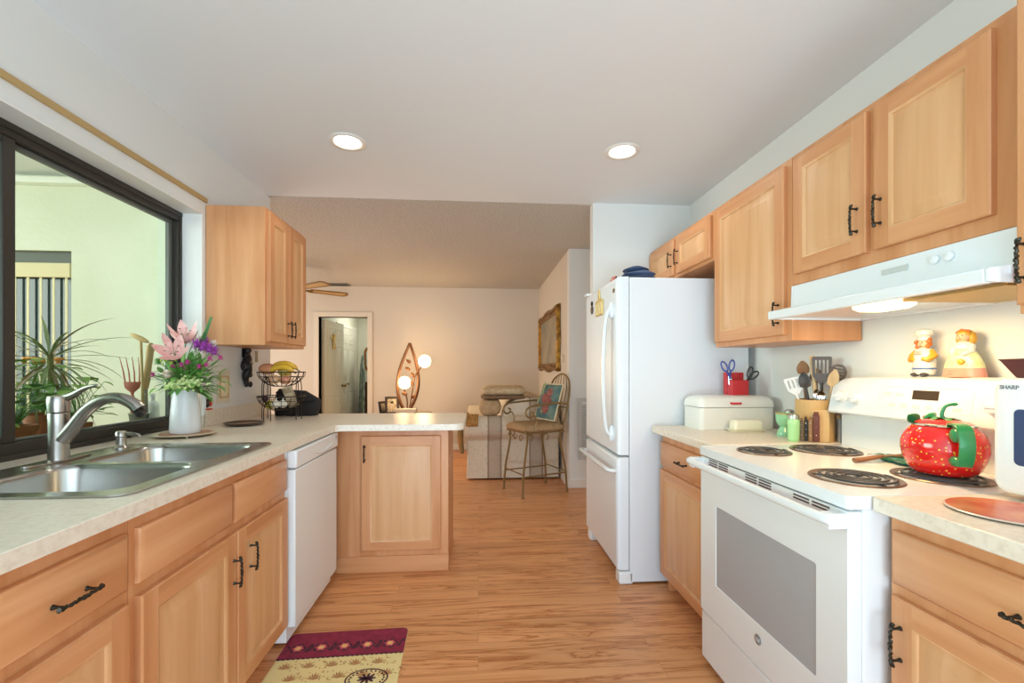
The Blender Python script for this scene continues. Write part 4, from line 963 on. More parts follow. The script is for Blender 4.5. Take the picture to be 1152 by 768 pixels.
# burners
COIL = pm('burner_coil', '#4A4644', .4, .3); PAN = pm('drip_pan', '#7E604C', .3, .7)
for (x, y, r) in ((1.12, 1.245, .115), (1.125, 1.675, .095), (1.385, 1.68, .12), (1.385, 1.235, .115)):
    bm = nb(); lathe(bm, [(r * .3, -.001), (r * .85, .0), (r * .97, .0035), (r, .0045), (r * 1.02, .003), (r * 1.02, -.001)], (x, y, ZC - .002), 40, cap1=False); p = part('drip_pan', bm, PAN, t)
    bm = nb(); n = 110; turns = 4 if r > .1 else 3
    tube(bm, [(x + rr * math.cos(a), y + rr * math.sin(a), ZC + .0052) for rr, a in [((.022 + (r * .86 - .022) * i / n), 2 * PI * turns * i / n) for i in range(n + 1)]], .0036, 8, flat=1.3)
    for k in range(3):
        a = k * 2 * PI / 3 + .5; tube(bm, [(x + .01 * math.cos(a), y + .01 * math.sin(a), ZC + .001), (x + r * .93 * math.cos(a), y + r * .93 * math.sin(a), ZC + .001)], .0025, 6)
    part('coil', bm, COIL, p)
# strawberry kettle
kx, ky, kz = 1.392, 1.232, ZC + .0128
t = thing('strawberry_kettle', 'red strawberry-shaped enamel kettle with green leaf handle on a range burner', 'kettle', (kx, ky, kz))
def straw_mat():
    m = pm('strawberry_enamel', '#DC1E1C', .16, coat=.5); nt = m.node_tree; b = nt.nodes['Principled BSDF']
    tc = nt.nodes.new('ShaderNodeTexCoord'); v = nt.nodes.new('ShaderNodeTexVoronoi'); v.inputs['Scale'].default_value = 80; v.inputs['Randomness'].default_value = .6
    nt.links.new(tc.outputs['Object'], v.inputs['Vector'])
    r = nt.nodes.new('ShaderNodeValToRGB'); r.color_ramp.interpolation = 'LINEAR'; e = r.color_ramp.elements; e[0].position = .18; e[0].color = hx('#EBC04A'); e[1].position = .23; e[1].color = hx('#DC1E1C')
    nt.links.new(v.outputs['Distance'], r.inputs['Fac']); nt.links.new(r.outputs['Color'], b.inputs['Base Color']); return m
RED = pm('kettle_red', '#DC1E1C', .16, coat=.5); GRN = pm('kettle_green', '#1F7F4A', .3, coat=.3)
bm = nb(); lathe(bm, [(.001, 0), (.066, 0), (.072, .004), (.083, .019), (.094, .044), (.0995, .071), (.0985, .094), (.091, .116), (.080, .132), (.071, .142), (.066, .146), (.001, .146)], (kx, ky, kz), 48); part('body', bm, straw_mat(), t, angle=50)
bm = nb(); lathe(bm, [(.073, .1425), (.074, .146), (.069, .149), (.066, .146)], (kx, ky, kz), 40); part('rim', bm, CHROME, t)
bm = nb(); lathe(bm, [(.066, .146), (.066, .150), (.055, .156), (.03, .161), (.001, .163)], (kx, ky, kz), 36); lid = part('lid', bm, RED, t)
bm = nb(); tube(bm, bez([(kx, ky, kz + .158), (kx - .002, ky + .002, kz + .178), (kx + .004, ky - .004, kz + .20), (kx + .020, ky - .014, kz + .206), (kx + .024, ky - .016, kz + .203)], 16), [.008, .006, .0055, .005, .005, .0048, .0046, .0046, .0046, .0046, .0046, .0048, .005, .0055, .006, .0062, .004], 10)
for k in range(6):
    a = k * PI / 3; leaf(bm, (kx, ky, kz + .162), (math.cos(a), math.sin(a), .25), (0, 0, 1), .052, .022, .9, .25, 6)
part('lid_knob', bm, GRN, lid)
# spout with a green leaf towards the far-left, red cone
view = Vector((-kx, -ky, 0)).normalized(); rgt = Vector((view.y * -1, view.x, 0)); rgt = Vector((-view.y, view.x, 0))
sd = (rgt * -1)
if Vector((1, 0, 0)).dot(rgt) < 0: rgt = -rgt
lft = -rgt
hd = (view * .94 + rgt * .33).normalized()     # handle side
sd = -hd
c0 = Vector((kx, ky, kz))
bm = nb(); tube(bm, [c0 + sd * .075 + Vector((0, 0, .10)), c0 + sd * .095 + Vector((0, 0, .13)), c0 + sd * .112 + Vector((0, 0, .158))], [.022, .016, .012], 16); part('spout', bm, RED, t)
bm = nb(); q = c0 + lft * .05 + Vector((0, 0, .148)) + sd * .02
leaf(bm, q, lft + Vector((0, 0, 1.0)), view, .05, .036, -1.6, .35, 8); leaf(bm, q + rgt * .01, rgt * .8 + Vector((0, 0, .7)), view, .06, .02, 1.5, .25, 8)
o = part('spout_leaf', bm, GRN, t); m_ = o.modifiers.new('s', 'SOLIDIFY'); m_.thickness = .003
bm = nb(); hs = Vector((-hd.y, hd.x, 0)); pr = []
for p in bez([c0 + hd * .064 + Vector((0, 0, .152)), c0 + hd * .095 + Vector((0, 0, .155)), c0 + hd * .128 + Vector((0, 0, .143)), c0 + hd * .142 + Vector((0, 0, .105)), c0 + hd * .136 + Vector((0, 0, .065)), c0 + hd * .122 + Vector((0, 0, .042))], 20): pr.append(p)
rs = []
for i, p in enumerate(pr):
    tg = (pr[min(i + 1, 20)] - pr[max(i - 1, 0)]).normalized(); nn = tg.cross(hs).normalized()
    rs.append([p + hs * .017 + nn * .003, p - hs * .017 + nn * .003, p - hs * .017 - nn * .003, p + hs * .017 - nn * .003])
rings(bm, rs); h_ = part('handle', bm, GRN, t, bevel=.001)
for z, L, rr in ((.125, .055, .02), (.052, .035, .014)):
    bm = nb(); M = Matrix.Translation(c0 + hd * (.11 if z > .1 else .108) + Vector((0, 0, z)) ) @ hd.to_track_quat('X', 'Z').to_matrix().to_4x4()
    ell(bm, M.translation - rgt * .012, (.024, .012, rr), hd.to_track_quat('X', 'Z').to_matrix(), 16, 10); part('handle_leaf', bm, GRN, t)
# green leaf spoon rest with a wooden handled brush
sx_, sy_ = 1.545, 1.44
t = thing('spoon_rest', 'green glazed leaf-shaped spoon rest behind the strawberry kettle', 'spoon rest', (1.475, 1.435, ZC - .0015))
GG = pm('green_glaze', '#1E6B4C', .2, coat=.5)
bm = nb(); rs = []
for f, z in ((.55, .0), (.8, .002), (1.0, .012), (1.02, .016), (.97, .016), (.76, .006), (.4, .004)):
    rs.append([(1.475 + f * .062 * (1 + .16 * math.cos(5 * a)) * math.cos(a), 1.43 + f * .078 * (1 + .16 * math.cos(5 * a)) * math.sin(a), ZC - .0015 + z) for a in [2 * PI * k / 60 for k in range(60)]])
rings(bm, rs); part('dish', bm, GG, t, angle=60)
bm = nb(); ell(bm, (1.49, 1.385, ZC + .012), (.022, .02, .012)); part('berry', bm, RED, t)
bm = nb(); leaf(bm, (1.46, 1.50, ZC + .006), (-.2, 1, .4), (0, 0, 1), .06, .05, .9, .2, 6); leaf(bm, (1.44, 1.46, ZC + .012), (-1, .5, .3), (0, 0, 1), .05, .04, .9, .2, 6); part('leaf', bm, GG, t)
t = thing('spatula', 'brown wooden-handled utensil resting on the green spoon rest', 'utensil', (1.38, 1.45, ZC + .01))
bm = nb(); tube(bm, [(1.305, 1.452, ZC + .007), (1.335, 1.452, ZC + .009), (1.375, 1.449, ZC + .0155), (1.405, 1.446, ZC + .021)], [.0085, .009, .008, .006], 10, flat=1.2); part('handle', bm, wood('utensil_brown', 'x', '#6E4A33', '#84593C', '#966848'), t)
bm = nb(); tube(bm, [(1.40, 1.446, ZC + .0205), (1.44, 1.443, ZC + .022), (1.50, 1.435, ZC + .0215)], [.004, .005, .012], 8, flat=.4); part('blade', bm, pm('blade_steel', '#B49A80', .4, .6), t)

# ---- microwave
MXF, MY0, MY1, MZ0, MZ1 = 1.302, .52, 1.035, .945, 1.226
t = thing('microwave_oven', 'white countertop microwave at the photo edge beside the range', 'microwave', (1.46, .78, ZC))
t['label'] = 'white countertop microwave next to the strawberry kettle, cut off by the photo edge'
bm = nb(); slab(bm, [rrect(MXF + .03, 1.62, MY0, MY1, .01, 3)], MZ0, MZ1); part('body', bm, WHITE2, t, bevel=.008)
bm = nb(); rs = []
for x, i, rad in ((MXF + .032, 0, .03), (MXF + .012, 0, .03), (MXF + .003, .005, .028), (MXF, .014, .024)): rs.append([(x, y, z) for y, z in rrect(MY0 + i, MY1 - i, MZ0 - .004 + i, MZ1 - i, rad, 6)])
rings(bm, rs); dd = part('door', bm, WHITE2, t, angle=60)
bm = nb(); rs = [[(x, y, z) for y, z in rrect(MY0 + .15, MY1 - .048, MZ0 + .07, MZ1 - .075, .012, 5)] for x in (MXF + .004, MXF - .0012)]
rings(bm, rs); part('window', bm, pm('microwave_window', '#39496B', .15), dd, label='dark blue microwave window')
lettering('lettering', 'SHARP', .0135, Matrix.Translation(Vector((MXF - .0006, MY1 - .018, 1.203)) - Vector((1.46, .78, ZC))) @ Matrix(((0, 0, -1, 0), (-1, 0, 0, 0), (0, 1, 0, 0), (0, 0, 0, 1))), dd, pm('lettering_grey', '#777B80', .4), 1.0, 0, 'LEFT', .0003)
for x in (1.36, 1.58):
    for y in (.57, .985):
        bm = nb(); lathe(bm, [(.014, 0), (.016, .021)], (x, y, ZC), 14); part('foot', bm, BLACK, t)
# maroon dish on the microwave
t = thing('bowl', 'dark maroon square flared bowl on top of the microwave', 'bowl', (1.44, .93, MZ1))
bm = nb(); rs = []
for h, z in ((.068, 0), (.070, .003), (.088, .042), (.092, .048), (.088, .049), (.066, .008)): rs.append([(1.43 + dx * h, .96 + dy * h, MZ1 + z) for dx, dy in ((1, 1), (-1, 1), (-1, -1), (1, -1))])
rings(bm, rs); part('dish', bm, pm('maroon_lacquer', '#5A2A2C', .3), t, bevel=.003)
bm = nb(); box(bm, 1.39, 1.47, .92, 1.0, MZ1 + .0085, MZ1 + .02); part('liner', bm, pm('navy_edge', '#3A3350', .5), t, bevel=.003)
# red glass board on the counter
t = thing('trivet_plate', 'round red and orange mottled plate lying on the counter in front of the microwave', 'trivet', (1.175, .90, ZC))
bm = nb(); lathe(bm, [(.001, .0035), (.10, .0035), (.108, .004), (.109, .0055), (.106, .007), (.001, .007)], (1.185, .905, ZC), 48); part('plate', bm, pm('plate_white_edge', '#D9C6B8', .25), t)
bm = nb(); lathe(bm, [(.001, .0071), (.104, .0071), (.105, .0076), (.001, .0078)], (1.185, .905, ZC), 48); part('face', bm, pm('plate_mottled', '#B8452F', .25, var=('#D98A5C', 9)), t)
for k in range(3):
    bm = nb(); lathe(bm, [(.005, 0), (.006, .0036)], (1.185 + .07 * math.cos(k * 2.1), .905 + .07 * math.sin(k * 2.1), ZC), 10); part('foot', bm, BLACK, t)

# ---- figurines on the backguard
gx = 1.60; gz = 1.222
t = thing('chef_figurine', 'ceramic chef figurine with orange hair and tall white hat on the range backguard', 'figurine', (gx, 1.482, gz))
CW = pm('ceramic_white', '#DEDACF', .25, coat=.3); CO = pm('ceramic_orange', '#C96F2C', .3); CY = pm('ceramic_yellow', '#D09A30', .3); CSK = pm('ceramic_skin', '#DDB48E', .35); CBK = pm('ceramic_dark', '#34323A', .3); CBL = pm('ceramic_blue', '#4F6FA8', .3)
gy = 1.482
bm = nb(); lathe(bm, [(.001, .008), (.03, .008), (.034, .02), (.035, .045), (.033, .07), (.027, .095), (.017, .103), (.001, .105)], (gx, gy, gz), 24, sx=.75, sy=1.05); part('body', bm, CW, t)
bm = nb(); lathe(bm, [(.0352, .026), (.0364, .029), (.0352, .032)], (gx, gy, gz), 24, sx=.77, sy=1.07, cap0=False, cap1=False); part('apron_trim', bm, CBL, t)
bm = nb(); ell(bm, (gx, gy, gz + .118), (.018, .02, .02)); ell(bm, (gx - .018, gy, gz + .116), (.004, .004, .004), n=8, m=6); h = part('head', bm, CSK, t)
for y in (-1, 1):
    bm = nb()
    for k in range(4): ell(bm, (gx - .006 + .006 * (k % 2), gy + y * (.019 + .002 * (k % 3)), gz + .108 + k * .008), (.008, .007, .008), n=10, m=6)
    part('hair', bm, CO, t)
bm = nb()
for y in (-1, 1): ell(bm, (gx - .016, gy + y * .007, gz + .122), (.002, .002, .0025), n=6, m=5)
tube(bm, [(gx - .0165, gy - .006, gz + .109), (gx - .018, gy, gz + .107), (gx - .0165, gy + .006, gz + .109)], .001, 5); part('face_marks', bm, CBK, t)
bm = nb(); lathe(bm, [(.019, .130), (.0195, .14), (.018, .143), (.024, .148), (.027, .156), (.024, .166), (.012, .171), (.001, .172)], (gx, gy, gz), 20, sx=.9, sy=1.1); part('hat', bm, CW, t)
for s in (-1, 1):
    bm = nb(); tube(bm, [(gx, gy + s * .026, gz + .092), (gx - .004, gy + s * .039, gz + .075), (gx - .02, gy + s * .03, gz + .06), (gx - .026, gy + s * .016, gz + .064)], [.009, .0115, .010, .007], 10); part('sleeve', bm, CY, t)
    bm = nb(); ell(bm, (gx - .018, gy + s * .017, gz + .0072), (.015, .012, .0072)); part('shoe', bm, CBK, t)
bm = nb()
for k, (w_, z) in enumerate(((.016, .088), (.021, .081))): tube(bm, [(gx - .0225 - .003 * k, gy - w_ * .6, gz + z), (gx - .0235 - .003 * k, gy + w_ * .6, gz + z)], .0012, 5)
part('bib_marks', bm, pm('mark_brown', '#8A6A4A', .5), t)
gy = 1.35
t = thing('girl_figurine', 'ceramic blonde girl figurine in wide pale green and pink dress on the backguard', 'figurine', (gx, gy, gz))
bm = nb(); lathe(bm, [(.001, 0), (.058, 0), (.059, .004), (.054, .03)], (gx, gy, gz), 28, sx=.52, sy=1.1); part('dress_base', bm, pm('ceramic_pink', '#D58F7C', .3), t)
bm = nb(); lathe(bm, [(.054, .0301), (.051, .045), (.038, .075), (.022, .097), (.001, .099)], (gx, gy, gz), 28, sx=.53, sy=1.1, cap0=True); part('dress', bm, pm('ceramic_pale_green', '#C9CF8E', .3, var=('#E6E0C0', 50)), t)
bm = nb(); lathe(bm, [(.024, .092), (.026, .1), (.02, .113), (.012, .118), (.001, .119)], (gx, gy, gz), 20, sx=.8, sy=1.15)
for s in (-1, 1): tube(bm, [(gx, gy + s * .024, gz + .105), (gx - .008, gy + s * .03, gz + .085), (gx - .024, gy + s * .014, gz + .074)], [.009, .009, .006], 10)
part('blouse', bm, CW, t)
bm = nb(); ell(bm, (gx, gy, gz + .134), (.018, .019, .019)); ell(bm, (gx - .018, gy, gz + .132), (.003, .003, .003), n=8, m=6); part('head', bm, CSK, t)
bm = nb(); ell(bm, (gx + .004, gy, gz + .142), (.0195, .0225, .0165)); ell(bm, (gx + .008, gy - .02, gz + .127), (.011, .009, .021)); ell(bm, (gx + .008, gy + .02, gz + .127), (.011, .009, .021)); part('hair', bm, CY, t)
bm = nb(); tube(bm, [(gx - .004, gy - .02, gz + .148), (gx - .01, gy, gz + .156), (gx - .004, gy + .02, gz + .148)], .004, 8); part('hair_band', bm, CO, t)
bm = nb()
for s in (-1, 1): ell(bm, (gx - .0165, gy + s * .007, gz + .137), (.002, .002, .0025), n=6, m=5)
tube(bm, [(gx - .017, gy - .005, gz + .125), (gx - .018, gy, gz + .1235), (gx - .017, gy + .005, gz + .125)], .0009, 5)
tube(bm, [(gx - .0285, gy - .002, gz + .019), (gx - .0268, gy + .026, gz + .019)], .001, 5); tube(bm, [(gx - .0293, gy + .010, gz + .010), (gx - .0268, gy + .028, gz + .010)], .001, 5); part('marks', bm, pm('mark_pinkbrown', '#9A5A48', .5), t)
bm = nb(); ell(bm, (gx - .026, gy - .012, gz + .05), (.007, .011, .010)); part('basket', bm, CY, t)

# ---- far counter things
BBW = pm('breadbox_enamel', '#E6E5DC', .3, coat=.2)
t = thing('bread_box', 'cream enamel bread box with red handle on the far counter', 'bread box', (1.39, 2.385, ZC))
BX0, BX1, BY0, BY1 = 1.18, 1.60, 2.285, 2.485
def bbprof(z0, z1):
    return None
bm = nb(); slab(bm, [rrect(BX0, BX1, BY0, BY1, .025, 5)], ZC, ZC + .118); part('body', bm, BBW, t, bevel=.004)
bm = nb(); rs = []
for i, z in ((-.004, .121), (-.004, .135), (.0, .155), (.012, .170), (.035, .179), (.07, .181)): rs.append([(x, y, ZC + z) for x, y in rrect(BX0 + i, BX1 - i, BY0 + i, BY1 - i, .03, 5)])
rings(bm, rs); part('lid', bm, BBW, t, angle=60)
bm = nb(); tube(bm, [(1.345, BY0 + .004, ZC + .143), (1.35, BY0 - .012, ZC + .142), (1.375, BY0 - .015, ZC + .142), (1.40, BY0 - .012, ZC + .142), (1.405, BY0 + .004, ZC + .143)], .0055, 10, flat=.8); part('handle', bm, pm('handle_red', '#C8303A', .35), t, label='red handle')
bz = ZC + .1812
t = thing('scissor_holder', 'red two-tier holder standing on the bread box', 'holder', (1.457, 2.42, bz))
bm = nb()
REDP = pm('red_plastic', '#C02A30', .4)
for (y0, y1, h) in ((2.375, 2.42, .082), (2.423, 2.463, .125)):
    prism(bm, [rrect(1.408, 1.508, y0, y1, .004, 2), rrect(1.412, 1.504, y0 + .004, y1 - .004, .003, 2)], lambda x, y: (x, y, bz), lambda x, y: (x, y, bz + h)); box(bm, 1.41, 1.506, y0 + .002, y1 - .002, bz, bz + .004)
part('body', bm, REDP, t)
def scissors(name, label, base, tip, hw, col):
    base, tip = Vector(base), Vector(tip); d = (tip - base).normalized(); s = Vector((d.z, 0, -d.x)).normalized(); L = (tip - base).length
    t = thing(name, label, 'scissors', base)
    bm = nb()
    for k in (-1, 1): tube(bm, [base + s * .004 * k, base.lerp(tip, .35) + s * .007 * k, base.lerp(tip, .5) + s * .004 * k], [.002, .005, .005], 6, flat=.4)
    part('blade', bm, CHROME, t)
    m = pm(name + col, col, .35)
    for k in (-1, 1):
        bm = nb(); c = base.lerp(tip, .8) + s * k * hw; a = d + s * k * .35; a.normalize(); b_ = Vector((a.z, 0, -a.x))
        tube(bm, [c + a * (.030 * math.cos(q)) + b_ * (.015 * math.sin(q)) for q in [2 * PI * i / 24 for i in range(24)]], .0042, 8, closed=True)
        tube(bm, [base.lerp(tip, .42) - s * k * .003, base.lerp(tip, .52) + s * k * .002, c - a * .030], [.006, .0065, .005], 8, flat=.7); part('handle', bm, m, t)
scissors('scissors', 'blue-handled scissors standing in the red holder', (1.425, 2.40, bz + .01), (1.395, 2.40, bz + .20), .022, '#2F4A9A')
scissors('scissors', 'black-handled scissors leaning out of the red holder', (1.462, 2.397, bz + .01), (1.555, 2.39, bz + .145), .014, '#232326')
# butter dish
t = thing('butter_dish', 'cream lidded butter dish in front of the bread box', 'butter dish', (1.39, 2.215, ZC))
IV = pm('ivory_plastic', '#E9E4CB', .35)
bm = nb(); rs = [[(x, y, ZC + z) for x, y in rrect(1.315 - i, 1.465 + i, 2.185 - i, 2.25 + i, .012, 4)] for i, z in ((0, 0), (.002, .004), (.012, .012), (.012, .0145), (0, .013))]
rings(bm, rs); part('dish', bm, IV, t, angle=50)
bm = nb(); rs = [[(x, y, ZC + z) for x, y in rrect(1.315 + i, 1.465 - i, 2.185 + i, 2.25 - i, .012, 4)] for i, z in ((0, .0146), (.001, .05), (.005, .058), (.012, .061))]
rings(bm, rs); part('lid', bm, IV, t, angle=50)
# green glass
JADE = pm('jade_glass', '#8FCDA0', .2, coat=.4); JADE2 = pm('jade_glass_light', '#A5DC9A', .2, coat=.4); LIDM = pm('shaker_lid', '#B9B8B0', .3, .9)
t = thing('egg_cup', 'jade green footed glass cup beside the shakers', 'cup', (1.483, 2.055, ZC))
bm = nb(); lathe(bm, [(.001, 0), (.031, 0), (.032, .004), (.028, .025), (.018, .042), (.017, .047), (.027, .054), (.034, .07), (.036, .095), (.0365, .112), (.034, .112), (.031, .08), (.024, .062), (.001, .056)], (1.483, 2.055, ZC), 32, cap1=False); part('bowl', bm, JADE, t)
bm = nb(); lathe(bm, [(.0368, .106), (.0374, .112), (.0352, .1135), (.034, .112)], (1.483, 2.055, ZC), 32, cap0=False, cap1=False); part('rim', bm, pm('gold_rim', '#C9B47A', .3, .6), t)
for (x, y, m, lab) in ((1.42, 1.905, JADE2, 'light green ribbed glass shaker next to the knife block crock'), (1.558, 2.12, JADE, 'jade green ribbed glass shaker standing behind the footed green cup')):
    t = thing('salt_shaker', lab, 'shaker', (x, y, ZC))
    bm = nb(); lathe(bm, [(.001, 0), (.019, 0), (.021, .004)] + [(.0225 + .0005 * (k % 2) + .0025 * k / 12, .008 + .085 * k / 13) for k in range(13)] + [(.024, .097), (.02, .102)], (x, y, ZC), 28); part('body', bm, m, t, angle=60)
    bm = nb(); lathe(bm, [(.021, .1), (.0225, .101), (.0225, .112), (.019, .12), (.010, .124), (.001, .125)], (x, y, ZC), 24); part('lid', bm, LIDM, t)
# utensil crock with knives
qx, qy = 1.553, 1.945
CRK = wood('crock_wood', 'z', '#C29A62', '#CDA66E', '#D8B680', .5)
t = thing('knife_crock', 'oval blond wooden knife block crock holding cooking utensils', 'crock', (qx, qy, ZC))
CR = .07
def ov(r, sx=1.0): return [(qx + r * sx * math.cos(a), qy + r * 1.12 * math.sin(a)) for a in [2 * PI * k / 40 for k in range(40)]]
bm = nb(); prism(bm, [ov(.074), ov(.064)], lambda x, y: (x, y, ZC), lambda x, y: (x, y, ZC + .185)); slab(bm, [ov(.065)], ZC, ZC + .008); part('body', bm, CRK, t, bevel=.003)
dv = Vector((-qx, -qy, 0)).normalized(); sv = Vector((-dv.y, dv.x, 0))
if sv.x < 0: sv = -sv
ang = math.atan2(dv.y, dv.x)
# narrow knife gallery on the camera side
bm = nb()
M = Matrix.Translation(Vector((qx, qy, 0)) + dv * .078) @ Matrix.Rotation(ang, 4, 'Z')
box(bm, -.016, .012, -.012, .055, ZC, ZC + .145, M=M); part('knife_gallery', bm, CRK, t, bevel=.004)
bm = nb()
for z in (.04, .085, .125):
    ell(bm, Vector((qx, qy, ZC + z)) + dv * .0735 + sv * .036 * 1, (.006, .006, .006), n=10, m=6)
part('dowel', bm, pm('dowel_dark', '#7A4E2C', .5), t)
bm = nb()
def knife(lab, off, m, h, tw, k):
    t = thing('knife', lab, 'knife', Vector((qx, qy, ZC)) + dv * .098 - sv * off)
    p = Vector((qx, qy, ZC)) + dv * .1005 - sv * off
    M = Matrix.Translation(p) @ Matrix.Rotation(ang, 4, 'Z')
    bm = nb(); box(bm, -.006, .006, -tw / 2, tw / 2, .003, h - .012, M=M); box(bm, -.006, .006, -tw / 2 + .002, tw / 2 - .004, h - .012, h, M=M); part('handle', bm, m, t, bevel=.0025)
    bm = nb()
    for z in (.03, h * .5, h - .03): ell(bm, p + dv * .006 + Vector((0, 0, z)), (.0025, .0025, .0025), n=8, m=6)
    part('rivet', bm, CHROME, t)
knife('reddish-brown handled knife with the widest handle, in front of the crock', -.006, wood('rosewood', 'z', '#5E2F26', '#6E3A2E', '#7E473A', .4), .135, .024, 0)
knife('slim brown wooden handled knife between the red-brown knife and the black knife', .016, wood('knife_brown', 'z', '#7A5638', '#8E6846', '#9B7552', .4), .112, .015, 1)
knife('black riveted handled knife in the crock\'s knife gallery', .032, BLACK, .112, .014, 2)
knife('grey-brown handled knife nearest the green shaker', .048, pm('knife_greybrown', '#6B5A48', .5), .105, .014, 3)
bm.free()
# utensils
LS = Vector((.30, -.95, 0)).normalized()
def utensil(name, label, cat, lean, L, build, hm, bmats, hr=(.005, .006, .0055), head='head', basep=(0, 0)):
    b = Vector((qx + basep[0], qy + basep[1], ZC + .012)); d = (LS * lean[0] + dv * lean[1] + Vector((0, 0, 1))).normalized(); e = b + d * L
    t = thing(name, label, cat, b)
    bm = nb(); tube(bm, [b, b.lerp(e, .5), b.lerp(e, .78)], hr, 10); part('handle', bm, hm, t)
    X = (sv - d * sv.dot(d)).normalized(); Nn = X.cross(d)
    M = Matrix.Translation(b.lerp(e, .74)) @ Matrix.Diagonal((1, 1, 1, 1)) @ Matrix((( X.x, d.x, Nn.x, 0), (X.y, d.y, Nn.y, 0), (X.z, d.z, Nn.z, 0), (0, 0, 0, 1)))
    bm = nb(); build(bm, M, L * .24); o = part(head, bm, bmats, t)
def spoonhead(wd, ln):
    def f(bm, M, h):
        rs = []
        for i in range(13):
            u = i / 12; wv = max(.004, wd * (math.sin(PI * min(1, .12 + .88 * u)) ** .6 if u > .12 else .2 + u)); y = ln * u
            rs.append([M @ Vector((1.25 * wv * math.cos(a), y * 1.15, .004 * math.sin(a) - .010 * math.sin(PI * u) * (1 - math.cos(a) ** 2 * .6))) for a in [2 * PI * k / 14 for k in range(14)]])
        rings(bm, rs)
    return f
def spat(w0, w1, ln, slots=0, th=.003):
    def f(bm, M, h):
        out = [(-.006, 0), (.006, 0), (w0, ln * .3), (w1, ln * .95), (w1 * .9, ln), (-w1 * .9, ln), (-w1, ln * .95), (-w0, ln * .3)]
        hs = []
        for k in range(slots):
            x = (k - (slots - 1) / 2) * (w0 * 1.7 / slots); hs.append(rrect(x - w0 * .42 / slots, x + w0 * .42 / slots, ln * .4, ln * .88, w0 * .3 / slots, 2))
        prism(bm, [out] + hs, lambda x, y: M @ Vector((x, y, -th / 2)), lambda x, y: M @ Vector((x, y, th / 2)))
    return f
WSP = wood('spoon_wood', 'z', '#6E4A2E', '#87603E', '#9B744E', .55); PWD = wood('pale_spoon_wood', 'z', '#C3A274', '#D2B489', '#DEC49C', .55); NYL = pm('black_nylon', '#2C2724', .4)
utensil('wooden_spoon', 'dark wooden spoon at the back, tallest in the crock', 'spoon', (-.10, -.06), .385, spoonhead(.021, .062), WSP, WSP, head='bowl', basep=(-.01, .02))
utensil('wooden_paddle', 'pale flat wooden paddle leaning in front of the dark wooden spoon', 'spatula', (-.085, .02), .36, spat(.012, .011, .11, 0, .006), PWD, PWD, (.007, .008, .009), head='blade', basep=(.012, -.01))
utensil('wooden_spoon', 'brown wooden spoon standing behind the slotted turner', 'spoon', (.045, -.05), .335, spoonhead(.022, .06), WSP, WSP, head='bowl', basep=(.008, .015))
utensil('slotted_turner', 'black slotted turner upright in the middle of the crock', 'turner', (.0, .05), .325, spat(.034, .038, .13, 4), NYL, pm('brown_nylon', '#4A3F36', .4), head='blade', basep=(.018, -.02))
utensil('whisk_spatula', 'white perforated spatula leaning out toward the bread box', 'spatula', (-.36, .10), .27, spat(.03, .034, .085, 3), WHITE2, pm('white_nylon', '#E2E2E2', .4), head='blade', basep=(-.018, -.004))
utensil('slotted_spoon', 'large round black slotted spoon leaning toward the range', 'spoon', (.30, .0), .355, None or (lambda bm, M, h: (prism(bm, [[(.034 * math.cos(a), .042 + .044 * math.sin(a)) for a in [2 * PI * k / 36 for k in range(36)]]] + [rrect(-.024 + abs(j - 2) * .005, .024 - abs(j - 2) * .005, .014 + j * .0135, .0195 + j * .0135, .002, 2) for j in range(5)], lambda x, y: M @ Vector((x, y, -.002)), lambda x, y: M @ Vector((x, y, .002))))), NYL, pm('slotted_brown', '#55483A', .4), head='bowl', basep=(.02, .008))
utensil('wooden_spoon', 'pale long wooden spoon beside the round slotted spoon', 'spoon', (.20, .05), .315, spoonhead(.017, .075), PWD, PWD, head='bowl', basep=(.022, -.012))
utensil('ladle', 'black nylon ladle between the white spatula and the paddle', 'ladle', (-.19, .06), .30, spoonhead(.02, .07), NYL, NYL, head='bowl', basep=(-.012, -.018))
utensil('measuring_spoon', 'shiny steel spoon low at the front rim of the crock', 'spoon', (.06, .16), .235, spoonhead(.014, .04), CHROME, CHROME, (.003, .003, .003), head='bowl', basep=(.01, -.01))
utensil('measuring_spoon', 'shiny steel spoon low at the front rim, partly behind the foremost steel spoon', 'spoon', (-.03, .15), .24, spoonhead(.014, .04), CHROME, CHROME, (.003, .003, .003), head='bowl', basep=(.01, -.01))
# grey canister behind
t = thing('canister', 'grey square canister between the crock and the range backguard', 'canister', (1.60, 1.865, ZC))
bm = nb(); slab(bm, [rrect(1.592, 1.642, 1.846, 1.862, .004, 2)], ZC, ZC + .105); part('body', bm, pm('canister_grey', '#A8AAB0', .35, .3), t)
bm = nb(); slab(bm, [rrect(1.586, 1.644, 1.845, 1.864, .004, 2)], ZC + .105, ZC + .12); part('lid', bm, pm('canister_tan', '#A38D6E', .5), t)

# ------------------------------------------------------------------ rug
t = thing('kitchen_mat', 'maroon and cream floral kitchen mat on the floor before the sink cabinet', 'rug', (-.6, 1.75, 0))
RMAR = pm('rug_maroon', '#8E2440', .9, bump=(300, .3, .002), var=('#7C1D38', 30)); RCR = pm('rug_cream', '#E2CF92', .9, bump=(300, .3, .002)); RDK = pm('rug_dark', '#43202C', .9); RTAN = pm('rug_tan', '#AE8052', .9); RGO = pm('rug_gold', '#E0B070', .9); RPK = pm('rug_rose', '#C0485A', .9)
ux = Vector((.535, .016, 0)); ux.normalize(); uy = Vector((-ux.y, ux.x, 0)); r0 = Vector((-.868, 2.158, 0)) 
def rg(u, v, z): return r0 + ux * u - uy * v + Vector((0, 0, z))
RW, RL = .535, .84
bm = nb(); prism(bm, [rrect(0, RW, 0, RL, .03, 5)], lambda u, v: rg(u, v, 0), lambda u, v: rg(u, v, .006)); part('mat', bm, RCR, t)
